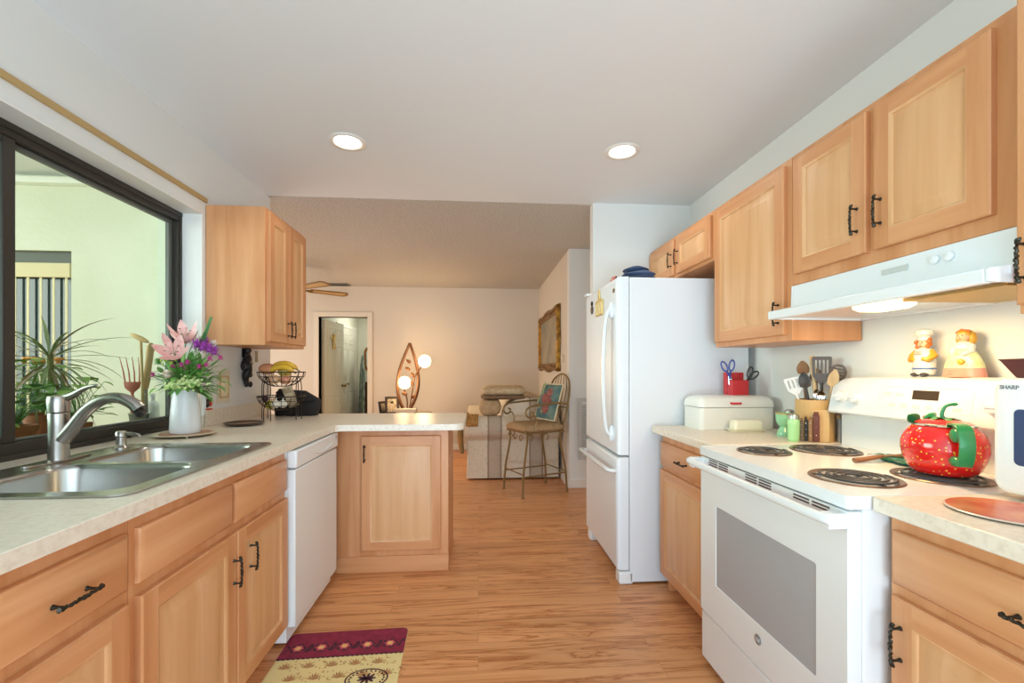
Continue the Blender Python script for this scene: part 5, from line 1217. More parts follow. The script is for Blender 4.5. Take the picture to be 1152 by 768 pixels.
def band(v0, v1, sg):
    s = [(0.0, v1)] if sg > 0 else []
    top = rrect(.001, RW - .001, v0, v0 + .2, .03, 5)
    n = 26; sc = []
    for k in range(n * 4 + 1): u = .001 + (RW - .002) * k / (n * 4); sc.append((u, v1 + .006 * abs(math.sin(PI * k / 4)) * sg))
    return sc
bm = nb(); pts = [(.031 - .03 * math.sin(a), .031 - .03 * math.cos(a)) for a in [PI / 2 * k / 6 for k in range(7)]] + band(0, .185, 1) + [(RW - .031 + .03 * math.cos(a), .031 - .03 * math.sin(a)) for a in [PI / 2 * k / 6 for k in range(7)]]
prism(bm, [pts], lambda u, v: rg(u, v, .006), lambda u, v: rg(u, v, .0072)); part('border', bm, RMAR, t)
bm = nb(); pts = band(0, .183, 1) + [(u, v + .007) for u, v in band(0, .183, 1)][::-1]
prism(bm, [pts], lambda u, v: rg(u, v, .0072), lambda u, v: rg(u, v, .0076)); part('scallop_edge', bm, RDK, t)
bm = nb(); pts = [(u, RL - v) for u, v in [(.031 - .03 * math.sin(a), .031 - .03 * math.cos(a)) for a in [PI / 2 * k / 6 for k in range(7)]] + band(0, .185, 1) + [(RW - .031 + .03 * math.cos(a), .031 - .03 * math.sin(a)) for a in [PI / 2 * k / 6 for k in range(7)]]]
prism(bm, [pts], lambda u, v: rg(u, v, .006), lambda u, v: rg(u, v, .0072)); part('border', bm, RMAR, t)
def disc(bm, u, v, r, z0, z1, n=20, pet=0, amp=0): prism(bm, [[(u + (r + amp * math.cos(pet * a)) * math.cos(a), v + (r + amp * math.cos(pet * a)) * math.sin(a)) for a in [2 * PI * k / n for k in range(n)]]], lambda x, y: rg(x, y, z0), lambda x, y: rg(x, y, z1))
for k in range(5):
    u = .066 + k * .1; v = .118
    bm = nb(); disc(bm, u, v, .031, .0072, .0076, 40, 5, .004)
    tube(bm, [rg(u + .03 + .0 * q, v - .02 + .02 * math.sin(q * 5), .0068) if 0 else rg(u + .033 + .03 * q, v + .022 * math.sin(q * 5.5 + .5), .0068) for q in [i / 12 for i in range(13)]], [.001, .003, .005, .0065, .0065, .005, .004, .004, .005, .006, .005, .003, .001], 6)
    if k < 5:
        for s in (-1, 1): tube(bm, [rg(u - .034 - .02 * q, v + s * .026 * q, .0068) for q in (0, .3, .6, 1)], [.001, .0045, .004, .001], 6)
    part('scroll', bm, RDK, t)
    bm = nb(); disc(bm, u, v, .0225, .0076, .008, 40, 6, .0025); o = part('medallion', bm, RPK, t)
    bm = nb(); disc(bm, u, v, .013, .008, .0083, 36, 6, .002); part('flower', bm, RGO, o)
random.seed(3)
for row, (v, off) in enumerate(((.235, 0), (.31, .5), (.42, 0), (.53, .5))):
    bm = nb()
    for k in range(6):
        u = .055 + (k + off) * .095
        if u > RW - .03: continue
        for a in [-1.15, -.75, -.35, 0, .35, .75, 1.15]:
            L = .046 - .011 * abs(a); p = [(u, v + .02), (u + math.sin(a - .16) * L * .6, v + .02 - math.cos(a - .16) * L * .6), (u + math.sin(a) * L, v + .02 - math.cos(a) * L), (u + math.sin(a + .16) * L * .6, v + .02 - math.cos(a + .16) * L * .6)]
            prism(bm, [p], lambda x, y: rg(x, y, .006), lambda x, y: rg(x, y, .0066))
        for j in range(16): disc(bm, u + .0475 + random.uniform(-.03, .03), v + random.uniform(-.03, .03), random.uniform(.0018, .004), .006, .0065, 6)
    part('floral_row', bm, RTAN, t)
bm = nb(); eu, ev = .41, .345
prism(bm, [circ(eu, ev, .085, 48, .06), circ(eu, ev, .079, 48, .054)], lambda x, y: rg(x, y, .0066), lambda x, y: rg(x, y, .0072))
for a in [2 * PI * k / 9 for k in range(9)]:
    c = (eu + .02 * math.cos(a), ev + .014 * math.sin(a)); prism(bm, [circ(c[0], c[1], .018, 12, .0055, a)], lambda x, y: rg(x, y, .0071), lambda x, y: rg(x, y, .0076))
for a in [2 * PI * k / 22 for k in range(22)]: disc(bm, eu + .068 * math.cos(a), ev + .045 * math.sin(a), .0045, .0066, .0072, 8)
part('oval_emblem', bm, RDK, t)

# ------------------------------------------------------------------ ceiling lights, vent, fan
for x, y, lab in ((-.732, 2.56, 'lit recessed ceiling light on the window side of the kitchen'), (.841, 2.55, 'lit recessed ceiling light on the range side of the kitchen')):
    t = thing('recessed_light', lab, 'ceiling light', (x, y, H), group='recessed kitchen ceiling lights')
    bm = nb(); lathe(bm, [(.072, .004), (.098, 0), (.102, -.003), (.098, -.007), (.078, -.009), (.072, -.004)], (x, y, H), 40, cap0=False, cap1=False); part('trim_ring', bm, TRIM, t)
    bm = nb(); lathe(bm, [(.001, -.005), (.05, -.005), (.073, -.003)], (x, y, H), 40, cap0=False, cap1=False); part('lens', bm, pm('lamp_lens' + lab[-20:-12], '#FFFFFF', .5, emit=('#FFF4E0', 9)), t)
    s = point('downlight', (x, y, H - .03), 11, (1, .96, .86), .06, spot=2.6)
t = thing('ceiling_vent', 'dark rectangular air vent in the living room ceiling', 'vent', (-2.15, 6.82, H - .004))
bm = nb()
for b in ((-2.37, -1.93, 6.74, 6.76), (-2.37, -1.93, 6.89, 6.91), (-2.37, -2.35, 6.76, 6.89), (-1.95, -1.93, 6.76, 6.89)): box(bm, b[0], b[1], b[2], b[3], H - .016, H - .002)
part('frame', bm, pm('vent_frame', '#6E675C', .5), t)
bm = nb()
for k in range(7): box(bm, -2.35, -1.95, 6.765 + k * .018, 6.772 + k * .018, H - .014, H - .004)
part('slats', bm, pm('vent_slat', '#4A453D', .5), t)
hubx, huby, fzf = -2.22, 5.5, 2.215
t = thing('ceiling_fan', 'brown ceiling fan with cane inset blades in the living room', 'ceiling fan', (hubx, huby, H))
FWD = wood('fan_wood', 'x', '#6E5230', '#7F603A', '#8E6E45', .45); CANE = pm('cane', '#B99A68', .6, bump=(200, .4)); BRS = pm('brass', '#9A7A40', .3, .9)
bm = nb(); lathe(bm, [(.06, 0), (.065, -.03), (.02, -.05), (.016, -.16), (.05, -.17), (.10, -.2), (.105, -.28), (.07, -.32), (.001, -.33)], (hubx, huby, H - .002), 28); part('motor', bm, BRS, t)
for k in range(5):
    a = .63 + k * 2 * PI / 5 - (0 if True else 0)
    R = Matrix.Translation((hubx, huby, fzf)) @ Matrix.Rotation(a, 4, 'Z') @ Matrix.Rotation(-.22, 4, 'X')
    outl = [(.20, -.05), (.62, -.068), (.655, -.045), (.67, 0), (.655, .045), (.62, .068), (.20, .05)]; inn = [(.24, -.034), (.61, -.048), (.63, -.025), (.637, 0), (.63, .025), (.61, .048), (.24, .034)]
    bm = nb(); prism(bm, [outl, inn], lambda x, y: R @ Vector((x, y, -.004)), lambda x, y: R @ Vector((x, y, .004))); b_ = part('blade', bm, FWD, t)
    bm = nb(); prism(bm, [inn], lambda x, y: R @ Vector((x, y, -.0015)), lambda x, y: R @ Vector((x, y, .0015))); part('cane_panel', bm, CANE, b_)
    bm = nb(); tube(bm, [R @ Vector((.09, 0, .005)), R @ Vector((.15, 0, -.004)), R @ Vector((.23, 0, -.006))], [.012, .010, .02], 8, flat=.5); part('bracket', bm, BRS, b_)

# ------------------------------------------------------------------ doorway and hall
DPA = pm('door_paint', '#DEDDCF', .45)
def door6(name, hinge, rz, wd, hgt, knob=True, nm=None):
    d = thing(name, None, None, hinge, rz, kind='structure')
    bm = nb(); box(bm, 0, wd, -.018, .018, .01, hgt); part('panel', bm, DPA, d, local=True, bevel=.002)
    for (u0, u1) in ((.09, wd / 2 - .035), (wd / 2 + .035, wd - .09)):
        for (v0, v1) in ((.22, .85), (1.0, 1.65), (1.74, hgt - .1)):
            bm = nb()
            for s in (-1, 1):
                rect_rings(bm, lambda u, v, n: Vector((u, s * (.018 + n), v)), u0, u1, v0, v1, [(0, .0002), (.006, .006), (.014, .006), (.02, .001), (.03, .001), (.04, .005)])
            part('moulding', bm, DPA, d, local=True)
    return d
d = door6('door_1', (DX0 + .02, YB + .14, 0), math.radians(82), .68, 2.03)
bm = nb()
for s in (-1, 1): lathe(bm, [(.028, 0), (.028, .006), (.010, .012), (.010, .035), (.024, .045), (.027, .058), (.018, .068), (.001, .07)], (.62, s * .018, .98), 20, Matrix.Rotation(-s * PI / 2, 3, 'X'))
part('door_knob', bm, BRS, d, local=True)
# closet door in the hall's far wall
d = door6('door_2', (-2.498, 8.15, 0), math.radians(90), 1.1, 2.03)
bm = nb(); lathe(bm, [(.012, 0), (.01, .02), (.02, .03), (.001, .04)], (.5, -.018, .98), 16, Matrix.Rotation(PI / 2, 3, 'X')); part('door_knob', bm, BRS, d, local=True)
trim('trim_5', (-2.519, -2.49, 8.08, 8.145, 0, 2.1), (-2.519, -2.49, 9.255, 9.32, 0, 2.1), (-2.519, -2.49, 8.145, 9.255, 2.04, 2.1))
# gold ornament on the open door
q = Matrix.Translation((DX0 + .02, YB + .14, 0)) @ Matrix.Rotation(math.radians(82), 4, 'Z')
p = q @ Vector((.28, -.026, 1.72))
t = thing('door_ornament', 'gold cherub-like ornament hanging on the open hallway door', 'ornament', p, math.radians(82))
bm = nb(); ell(bm, (0, -.012, 0), (.035, .012, .075)); ell(bm, (.0, -.016, .085), (.024, .016, .028)); tube(bm, [(0, -.014, -.05), (.012, -.016, -.10), (.02, -.014, -.15)], [.022, .016, .008]); tube(bm, [(0, -.014, -.05), (-.018, -.016, -.10), (-.012, -.014, -.14)], [.022, .016, .008]); part('figure', bm, GOLD, t, local=True)
for s in (-1, 1):
    bm = nb(); leaf(bm, (s * .015, -.008, .02), (s * .9, 0, .7), (0, -1, 0), .11, .06, .3, .2, 6); part('wing', bm, GOLD, t, local=True)
# keys hanging on the knob
p = q @ Vector((.62, -.09, .93))
bm = nb(); pts = [q @ Vector((.62 + .022 * math.sin(a), -.052, .95 - .05 + .06 * math.cos(a))) for a in [2 * PI * k / 20 for k in range(20)]]; tube(bm, pts, .003, 6, closed=True)
pts = [q @ Vector((.62 + .045 * math.sin(a) * (1.2 - .5 * math.cos(a)), -.05, .62 + .055 * math.cos(a))) for a in [2 * PI * k / 24 for k in range(24)]]; tube(bm, pts, .004, 6, closed=True)
tube(bm, [q @ Vector((.62, -.051, .84)), q @ Vector((.62, -.05, .68))], .003, 5)
solo('hanging_charm', bm, pm('charm_grey', '#B9B5A0', .5), 'heart-shaped wire charm hanging from the hallway door knob', 'ornament', q @ Vector((.62, -.05, .62)), local=False)
# ironing board, mirror, dresser in the hall
t = thing('ironing_board', 'folded ironing board with striped cover leaning in the hallway', 'ironing board', (-2.30, 8.95, 0))
M = Matrix.Translation((-2.30, 8.95, 0)) @ Matrix.Rotation(.02, 4, 'Y') @ Matrix.Rotation(-1.05, 4, 'Z')
bm = nb(); prism(bm, [[(-.16, .12), (.16, .12), (.17, .7), (.14, 1.2), (.06, 1.5), (0, 1.54), (-.06, 1.5), (-.14, 1.2), (-.17, .7)]], lambda x, z: M @ Vector((x, -.012, z)), lambda x, z: M @ Vector((x, .012, z))); part('board', bm, pm('ironing_cover', '#5F7470', .8, var=('#A9B8B0', 9)), t)
for s in (-1, 1):
    bm = nb(); tube(bm, [M @ Vector((s * .10, .035, .0)), M @ Vector((s * .08, .035, .9)), M @ Vector((s * .02, .03, 1.25))], .012, 8); part('leg', bm, IRON, t)
DRK = wood('dark_dresser', 'y', '#5A3A22', '#6E4A2C', '#7E5836', .4)
t = thing('dresser', 'dark brown wooden dresser beyond the ironing board in the hallway', 'dresser', (-2.0, 9.33, 0))
bm = nb(); box(bm, -2.26, -1.66, 9.12, 9.58, .06, .98); part('body', bm, DRK, t, bevel=.004)
bm = nb(); box(bm, -2.275, -1.645, 9.105, 9.59, .98, 1.005); part('top', bm, DRK, t, bevel=.005)
for k in range(4):
    bm = nb(); box(bm, -2.24, -1.68, 9.108, 9.12, .10 + k * .22, .30 + k * .22); o = part('drawer', bm, DRK, t, bevel=.004)
    bm = nb(); ell(bm, (-1.96, 9.10, .2 + k * .22), (.015, .012, .015)); part('knob', bm, BRS, o)
for x in (-2.23, -1.69):
    for y in (9.15, 9.55):
        bm = nb(); box(bm, x - .02, x + .02, y - .02, y + .02, 0, .06); part('leg', bm, DRK, t)
t = thing('wall_mirror', 'brown framed oblong mirror above the dresser at the end of the hallway', 'mirror', (-2.2, 9.6, 1.3))
bm = nb(); prism(bm, [rrect(-2.40, -2.0, 1.22, 1.74, .12, 6), rrect(-2.355, -2.045, 1.265, 1.695, .09, 6)], lambda x, z: (x, 9.598, z), lambda x, z: (x, 9.57, z)); part('frame', bm, wood('mirror_wood', 'z', '#7A5024', '#8E6030', '#9E7040', .35), t, bevel=.004)
bm = nb(); prism(bm, [rrect(-2.357, -2.043, 1.263, 1.697, .09, 6)], lambda x, z: (x, 9.598, z), lambda x, z: (x, 9.588, z)); part('glass', bm, pm('mirror_glass', '#DDE2E2', .03, 1), t)

# ------------------------------------------------------------------ living room
# side table with lamp and photo frames
tx, ty, tz = -1.0, 6.45, .625
TW = wood('table_wood', 'x', '#6A4A2E', '#7E5A3A', '#8C6846', .4)
t = thing('side_table', 'wooden side table with lamp against the far living room wall', 'table', (tx, ty, 0))
bm = nb(); slab(bm, [rrect(tx - .38, tx + .32, ty - .22, ty + .22, .03, 4)], tz - .025, tz); part('tabletop', bm, TW, t, bevel=.004)
for sx in (-.33, .27):
    for sy in (-.18, .18):
        bm = nb(); tube(bm, [(tx + sx, ty + sy, 0), (tx + sx, ty + sy, .3), (tx + sx, ty + sy, tz - .025)], [.018, .022, .026], 10); part('leg', bm, TW, t)
t = thing('leaf_lamp', 'lit table lamp with leaf-shaped rust frame and tulip glass shades', 'lamp', (tx - .03, ty, tz))
lx, ly = tx - .03, ty
bm = nb(); box(bm, lx - .15, lx + .15, ly - .08, ly + .08, tz, tz + .075); part('base', bm, pm('lamp_base_stone', '#C9C0B4', .5), t, bevel=.01)
RUST = pm('rust_iron', '#5E3818', .55, .3)
bm = nb()
def lfp(u, s): # leaf frame outline, u 0..1 up
    wv = .05 * (1 - u) + .125 * math.sin(PI * u ** .85) * (1 - .12 * u); return Vector((lx + .01 + .045 * u + s * wv, ly, tz + .075 + .93 * u))
for s in (-1, 1): tube(bm, [lfp(i / 24, s) for i in range(25)], [.024 - .005 * (i / 24) for i in range(25)], 8, flat=1.3)
part('leaf_frame', bm, RUST, t)
bm = nb(); tube(bm, bez([(lx + .02, ly, tz + .075), (lx + .015, ly, tz + .2), (lx - .02, ly, tz + .33), (lx - .02, ly, tz + .38)], 16), .011, 8)
tube(bm, bez([(lx + .05, ly, tz + .075), (lx + .09, ly - .01, tz + .3), (lx + .13, ly - .03, tz + .52), (lx + .22, ly - .05, tz + .66)], 16), .009, 8); part('stem', bm, RUST, t)
bm = nb()
for (x, z, a) in ((lx + .08, .22, .6), (lx + .11, .40, 2.2), (lx + .06, .62, 2.8), (lx + .07, .72, 2.6), (lx + .02, .27, 3.6), (lx + .11, .52, 2.0)):
    leaf(bm, (x, ly, tz + z), (math.cos(a), -.2, .4 + .4 * math.sin(a)), (0, -1, 0), .09, .05, .3, .2, 6)
o = part('leaves', bm, RUST, t); m_ = o.modifiers.new('s', 'SOLIDIFY'); m_.thickness = .004
SHD = pm('lit_glass_shade', '#FFF3DC', .4, emit=('#FFDCA0', 9))
for (x, y, z, lab) in ((lx - .02, ly, tz + .44, 0), (lx + .27, ly - .06, tz + .745, 1)):
    bm = nb(); ell(bm, (x, y, z), (.085, .08, .09), f=lambda p: Vector((p.x * (1 + .06 * math.cos(6 * math.atan2(p.y, p.x))), p.y * (1 + .06 * math.cos(6 * math.atan2(p.y, p.x))), p.z)), n=24); part('glass_shade', bm, SHD, t)
    point('lamp_bulb', (x, y - .13, z + .02), 13, (1.0, .68, .36), .09)
for (x, y, lab, rz, h) in ((lx - .30, ly - .03, 'dark picture frame standing nearest the doorway on the lamp table', .9, .18), (lx - .17, ly - .10, 'dark picture frame with a photo, leaning beside the lamp base', .35, .25)):
    t = thing('picture_frame', lab, 'picture frame', (x, y, tz), rz)
    M = Matrix.Rotation(-.2, 4, 'X'); w2 = h * .38
    bm = nb(); prism(bm, [[(-w2, 0), (w2, 0), (w2, h), (-w2, h)], [(-w2 + .03, .03), (w2 - .03, .03), (w2 - .03, h - .03), (-w2 + .03, h - .03)]], lambda u, v: M @ Vector((u, 0, v)), lambda u, v: M @ Vector((u, .016, v))); part('frame', bm, pm('dark_frame' + str(int(h * 100)), '#33261C', .4), t, local=True)
    bm = nb(); box(bm, -w2 + .028, w2 - .028, .006, .012, .028, h - .028, M=M); part('photo', bm, pm('photo_print' + str(int(h * 100)), '#8E7F6A', .4, var=('#C9BBA0', 40)), t, local=True)
    bm = nb(); box(bm, -.02, .02, .02, .024, .0, h * .7, M=Matrix.Translation((0, .055, 0)) @ Matrix.Rotation(.25, 4, 'X')); part('stand', bm, BLACK, t, local=True)
# sofa along the right wall, its near arm toward the kitchen
def fabric():
    m = pm('striped_upholstery', '#D6CCBA', .9, bump=(250, .3, .003)); nt = m.node_tree; b = nt.nodes['Principled BSDF']
    tc = nt.nodes.new('ShaderNodeTexCoord'); sp = nt.nodes.new('ShaderNodeSeparateXYZ'); nt.links.new(tc.outputs['Object'], sp.inputs[0])
    a = nt.nodes.new('ShaderNodeMath'); a.operation = 'MULTIPLY_ADD'; a.inputs[1].default_value = 1 / .476; a.inputs[2].default_value = 10.5 + .216 / .476; nt.links.new(sp.outputs['X'], a.inputs[0])
    f = nt.nodes.new('ShaderNodeMath'); f.operation = 'FRACT'; nt.links.new(a.outputs[0], f.inputs[0])
    r = nt.nodes.new('ShaderNodeValToRGB'); r.color_ramp.interpolation = 'CONSTANT'; e = r.color_ramp.elements
    cr, br, md = '#DACDB6', '#9A8772', '#B9A892'
    e[0].position = 0; e[0].color = hx(cr); e[1].position = .33; e[1].color = hx(br)
    for p_, c_ in ((.37, md), (.63, br), (.67, cr)): q = e.new(p_); q.color = hx(c_)
    nt.links.new(f.outputs[0], r.inputs['Fac'])
    n = nt.nodes.new('ShaderNodeTexVoronoi'); n.inputs['Scale'].default_value = 26; nt.links.new(tc.outputs['Object'], n.inputs['Vector'])
    rr = nt.nodes.new('ShaderNodeValToRGB'); rr.color_ramp.elements[0].position = .15; rr.color_ramp.elements[0].color = (.86, .84, .82, 1); rr.color_ramp.elements[1].position = .4; rr.color_ramp.elements[1].color = (1, 1, 1, 1)
    nt.links.new(n.outputs['Distance'], rr.inputs['Fac'])
    mx = nt.nodes.new('ShaderNodeMixRGB'); mx.blend_type = 'MULTIPLY'; mx.inputs[0].default_value = .8; nt.links.new(r.outputs[0], mx.inputs[1]); nt.links.new(rr.outputs[0], mx.inputs[2]); nt.links.new(mx.outputs[0], b.inputs['Base Color'])
    return m
UPH = fabric()
SXa, SXb, SYa, SYb = -.13, .925, 5.0, 6.72
t = thing('sofa', 'cream sofa with brown striped skirt and rolled arms against the painting wall', 'sofa', (.4, 5.85, 0))
bm = nb(); box(bm, SXa + .04, SXb, SYa + .12, SYb - .12, .06, .36); part('frame', bm, UPH, t, bevel=.02)
for s, y in ((1, SYa), (-1, SYb)):
    # rolled arm: profile in y-z, run along x
    pr = [(y + s * .06, .40), (y + s * .055, .455)] + [(y + s * (.09 + .14 * math.cos(a)), .585 + .14 * math.sin(a)) for a in [PI * 1.18 - (PI * 1.2) * k / 16 for k in range(17)]] + [(y + s * .22, .45), (y + s * .22, .30), (y + s * .06, .30)]
    bm = nb(); prism(bm, [pr], lambda q, z: (SXa, q, z), lambda q, z: (SXb, q, z)); a_ = part('arm', bm, UPH, t, bevel=.015)
    bm = nb(); lathe(bm, [(.115, 0), (.12, -.012), (.10, -.02), (.001, -.022)], (SXa, y + s * .09, .585), 28, Matrix.Rotation(PI / 2, 3, 'Y')); part('arm_front', bm, UPH, a_)
bm = nb(); rs = []
for z, o in ((.02, .012), (.2, .006), (.43, 0)): rs.append([(x, y, z) for x, y in rrect(SXa + .01 - o, SXb + 0, SYa + .055 - o, SYb - .055 + o, .02, 3)])
rings(bm, rs); part('skirt', bm, UPH, t)
bm = nb(); rs = [(.30, .42), (.27, .70), (.29, .80), (.35, .87), (.45, .91), (.62, .93), (.80, .92), (.90, .86), (SXb, .76), (SXb, .42)]
prism(bm, [rs], lambda x, z: (x, SYa + .06, z), lambda x, z: (x, SYb - .06, z)); part('backrest', bm, UPH, t, bevel=.04, seg=3)
for k in range(2):
    y0 = SYa + .235 + k * .625; bm = nb(); box(bm, SXa + .02, .29, y0, y0 + .62, .42, .57); part('seat_cushion', bm, UPH, t, bevel=.04, seg=3)
# pillows and throws on the sofa
def pillow(bm, M, w2, h2, d, n=14):
    rs = []
    top = []; 
    def pt(u, v, s):
        e = (1 - abs(u) ** 2.5) * (1 - abs(v) ** 2.5); pin = 1 - .06 * (u * u * v * v) + 0
        return M @ Vector((u * w2 * (1 - .05 * (1 - v * v)), s * d * e ** .55, v * h2 * (1 - .05 * (1 - u * u))))
    for s in (-1, 1):
        g = [[bm.verts.new(pt(-1 + 2 * i / n, -1 + 2 * j / n, s)) for i in range(n + 1)] for j in range(n + 1)]
        for j in range(n):
            for i in range(n): bm.faces.new((g[j][i], g[j][i + 1], g[j + 1][i + 1], g[j + 1][i]))
TANF = pm('tan_floral', '#C2A57E', .9, var=('#AE8E66', 22), bump=(120, .3)); 
def folded(name, label, cat, x0, x1, y0, y1, z0, z1, m):
    bm = nb(); rs = []; h = z1 - z0
    for f, i in ((0, .05), (.15, .015), (.4, 0), (.6, 0), (.8, .012), (.94, .035), (1, .08)):
        rs.append([(x, y, z0 + h * f + .010 * math.sin(x * 19 + y * 9) * f) for x, y in rrect(x0 + i, x1 - i, y0 + i, y1 - i, .06, 8)])
    rings(bm, rs); return solo(name, bm, m, label, cat, ((x0 + x1) / 2, (y0 + y1) / 2, z0), local=False, angle=80)
folded('sofa_pillow', 'plump tan pillow on the sofa arm, below the brown folded throw', 'pillow', .01, .262, 5.02, 5.34, .727, .91, TANF)
folded('folded_blanket', 'long tan floral folded blanket topmost on the sofa back', 'blanket', .04, .55, 5.08, 5.50, .955, 1.055, pm('tan_floral_light', '#D3BC96', .9, var=('#BCA078', 22), bump=(120, .3)))
folded('folded_throw', 'brown patterned throw folded under the tan floral blanket on the sofa back', 'throw', .03, .54, 5.06, 5.46, .905, .965, pm('brown_throw', '#8E7052', .95, var=('#7C6248', 30), bump=(150, .5)))
def drape(bm, path, x0, x1, th=.02, fr=0, wav=.006):
    n = 16; rs = []
    for i in range(n + 1):
        x = x0 + (x1 - x0) * i / n
        rs.append([(x, y + .002 * math.sin(i * 1.7), z + wav * math.sin(i * 1.3 + j * .7)) for j, (y, z) in enumerate(path)])
    g = [[bm.verts.new(p) for p in r] for r in rs]
    for a, b in zip(g, g[1:]):
        for k in range(len(a) - 1): bm.faces.new((a[k], a[k + 1], b[k + 1], b[k]))
def armpath(a0, a1, r, tail0=0, tail1=0, n=12):
    p = [(SYa + .09 - r * math.cos(a0 + (a1 - a0) * k / n), .585 + r * math.sin(a0 + (a1 - a0) * k / n)) for k in range(n + 1)]
    if tail0: p = [(p[0][0], p[0][1] - tail0)] + p
    if tail1: p = p + [(p[-1][0], p[-1][1] - tail1)]
    return p
bm = nb(); drape(bm, armpath(.25, 2.9, .157, .0, .05), -.135, .0, wav=.004); 
o = solo('knitted_throw', bm, pm('mustard_throw', '#B98B4E', .95, var=('#9C7038', 30), bump=(90, .8)), 'mustard knitted throw hanging over the front end of the sofa arm', 'throw', (-.07, SYa + .1, .73), local=False, angle=80); m_ = o.modifiers.new('s', 'SOLIDIFY'); m_.thickness = .02
bm = nb()
for k in range(5):
    tube(bm, bez([(-.175 - .004 * k, SYa + .05 + .045 * k, .70), (-.2, SYa + .05 + .045 * k, .60), (-.205 + .006 * (k % 2), SYa + .05 + .045 * k, .44), (-.18, SYa + .05 + .045 * k, .30)], 12), [.016, .024, .028, .03, .03, .03, .03, .03, .028, .026, .024, .022, .016], 10)
tube(bm, [(-.10, SYa + .14, .742), (-.15, SYa + .14, .735), (-.185, SYa + .14, .68)], [.01, .03, .02], 10, flat=3)
solo('fringed_throw', bm, pm('amber_throw', '#B07C3E', .95, var=('#7E7A50', 8), bump=(120, .8)), 'amber and green gathered throw hanging down the sofa front beside the arm', 'throw', (-.18, SYa + .14, .30), local=False)
# painting on the right wall
t = thing('framed_painting', 'ornate gold framed painting hanging on the wall above the sofa', 'painting', (.96, 5.9, 1.6))
PY0, PY1, PZ0, PZ1_ = 5.12, 6.72, 1.235, 2.02
GF = pm('gold_frame', '#A87C2E', .35, .75, bump=(45, .6, .02), var=('#6E4A1C', 18))
bm = nb(); rs = []
for i, n in ((0, .004), (.0, .03), (.015, .05), (.035, .052), (.05, .03), (.07, .04), (.085, .026), (.10, .018)):
    ring = []
    for (ya, za, yb2, zb) in ((PY0, PZ0, PY1, PZ0), (PY1, PZ0, PY1, PZ1_), (PY1, PZ1_, PY0, PZ1_), (PY0, PZ1_, PY0, PZ0)):
        for k in range(16):
            f = k / 16; y = ya + (yb2 - ya) * f; z = za + (zb - za) * f
            sc = .018 * (1 if i < .06 else 0) * (math.cos(f * PI * 4) * .6 + .6 * math.exp(-((f - .5) / .16) ** 2))
            cy, cz = (PY0 + PY1) / 2, (PZ0 + PZ1_) / 2
            yy = cy + (y - cy) * (1 - i / ((PY1 - PY0) / 2)); zz = cz + (z - cz) * (1 - i / ((PZ1_ - PZ0) / 2))
            if k: 
                if ya == yb2: yy += sc * (1 if y > cy else -1)
                else: zz += sc * (1 if z > cz else -1)
            ring.append((.96 - n, yy, zz))
    rs.append(ring)
rings(bm, rs, cap0=True, cap1=False); part('frame', bm, GF, t, angle=60)
bm = nb(); box(bm, .942, .946, PY0 + .09, PY1 - .09, PZ0 + .09, PZ1_ - .09); part('canvas', bm, pm('muted_canvas', '#A69880', .6, var=('#7F7A6E', 3)), t)
t = thing('thermostat', 'small cream thermostat box on the wall beside the gold framed painting', 'thermostat', (.96, 4.98, 1.32))
bm = nb(); box(bm, .935, .9595, 4.93, 5.01, 1.33, 1.42); part('cover', bm, pm('thermostat_cream', '#D9CDB2', .5), t, bevel=.006)
bm = nb(); box(bm, .931, .936, 4.945, 4.995, 1.35, 1.365); part('dial', bm, pm('thermostat_dial', '#B5A98E', .5), t, bevel=.002)
# return-air grille low on the hall wall
t = thing('wall_grille', 'grey return air grille on the wall behind the fridge', 'vent', (1.05, 4.62, .3))
bm = nb()
for k in range(24): box(bm, 1.09, 1.50, 4.628, 4.634, .36 + k * .022, .371 + k * .022)
part('slats', bm, pm('grille_slat', '#A9A9A6', .5), t)
bm = nb()
for b in ((1.05, 1.09, .30, .95), (1.50, 1.54, .30, .95), (1.09, 1.50, .30, .34), (1.09, 1.50, .91, .95)): box(bm, b[0], b[1], 4.622, 4.638, b[2], b[3])
part('frame', bm, pm('grille_frame', '#BFBEBA', .5), t)
# wrought iron bar stool
GI = pm('gilt_iron', '#8A7045', .45, .6)
P1, P2, P3, P4 = Vector((.25, 4.64, 0)), Vector((.44, 4.28, 0)), Vector((.73, 4.86, 0)), Vector((.925, 4.49, 0))
cc = (P1 + P2 + P3 + P4) / 4; fdir = ((P1 + P2) - (P3 + P4)).normalized(); sdir = Vector((-fdir.y, fdir.x, 0))
t = thing('bar_stool', 'gilt wrought iron bar stool with tan seat and scrolled arms near the sofa', 'stool', cc)
def W(f, s, z): return cc + fdir * f + sdir * s + Vector((0, 0, z))
for f, s in ((.26, .2), (.26, -.2), (-.26, .2), (-.26, -.2)):
    bm = nb(); kf = .78 if f > 0 else .76
    tube(bm, bez([W(f, s, .012), W(f * .94, s * .95, .25), W(f * kf, s * .88, .50), W(f * kf * .97, s * .92, .62)] + ([W(f * .86, s * 1.0, .66)] if f > 0 else [W(-.22, s * .95, .68)]), 16), .011, 8); ell(bm, W(f, s, .012), (.016, .016, .012), n=10, m=6)
    part('leg', bm, GI, t)
bm = nb()
for a, b in (((.255, .196), (.255, -.196)), ((-.25, .196), (-.25, -.196))): tube(bm, [W(a[0] * .95, a[1] * .96, .22), W(b[0] * .95, b[1] * .96, .22)], .007, 6)
for s in (.19, -.19): tube(bm, [W(.24, s, .20), W(-.24, s, .20)], .007, 6)
part('stretcher', bm, GI, t)
bm = nb()
for s in (1, -1):   # scrolls under the seat
    for f in (.16, -.02): tube(bm, [W(f + (.05 - .006 * i) * math.cos(i * .55), s * .19, .57 + (.05 - .003 * i) * math.sin(i * .55)) for i in range(14)], .005, 6)
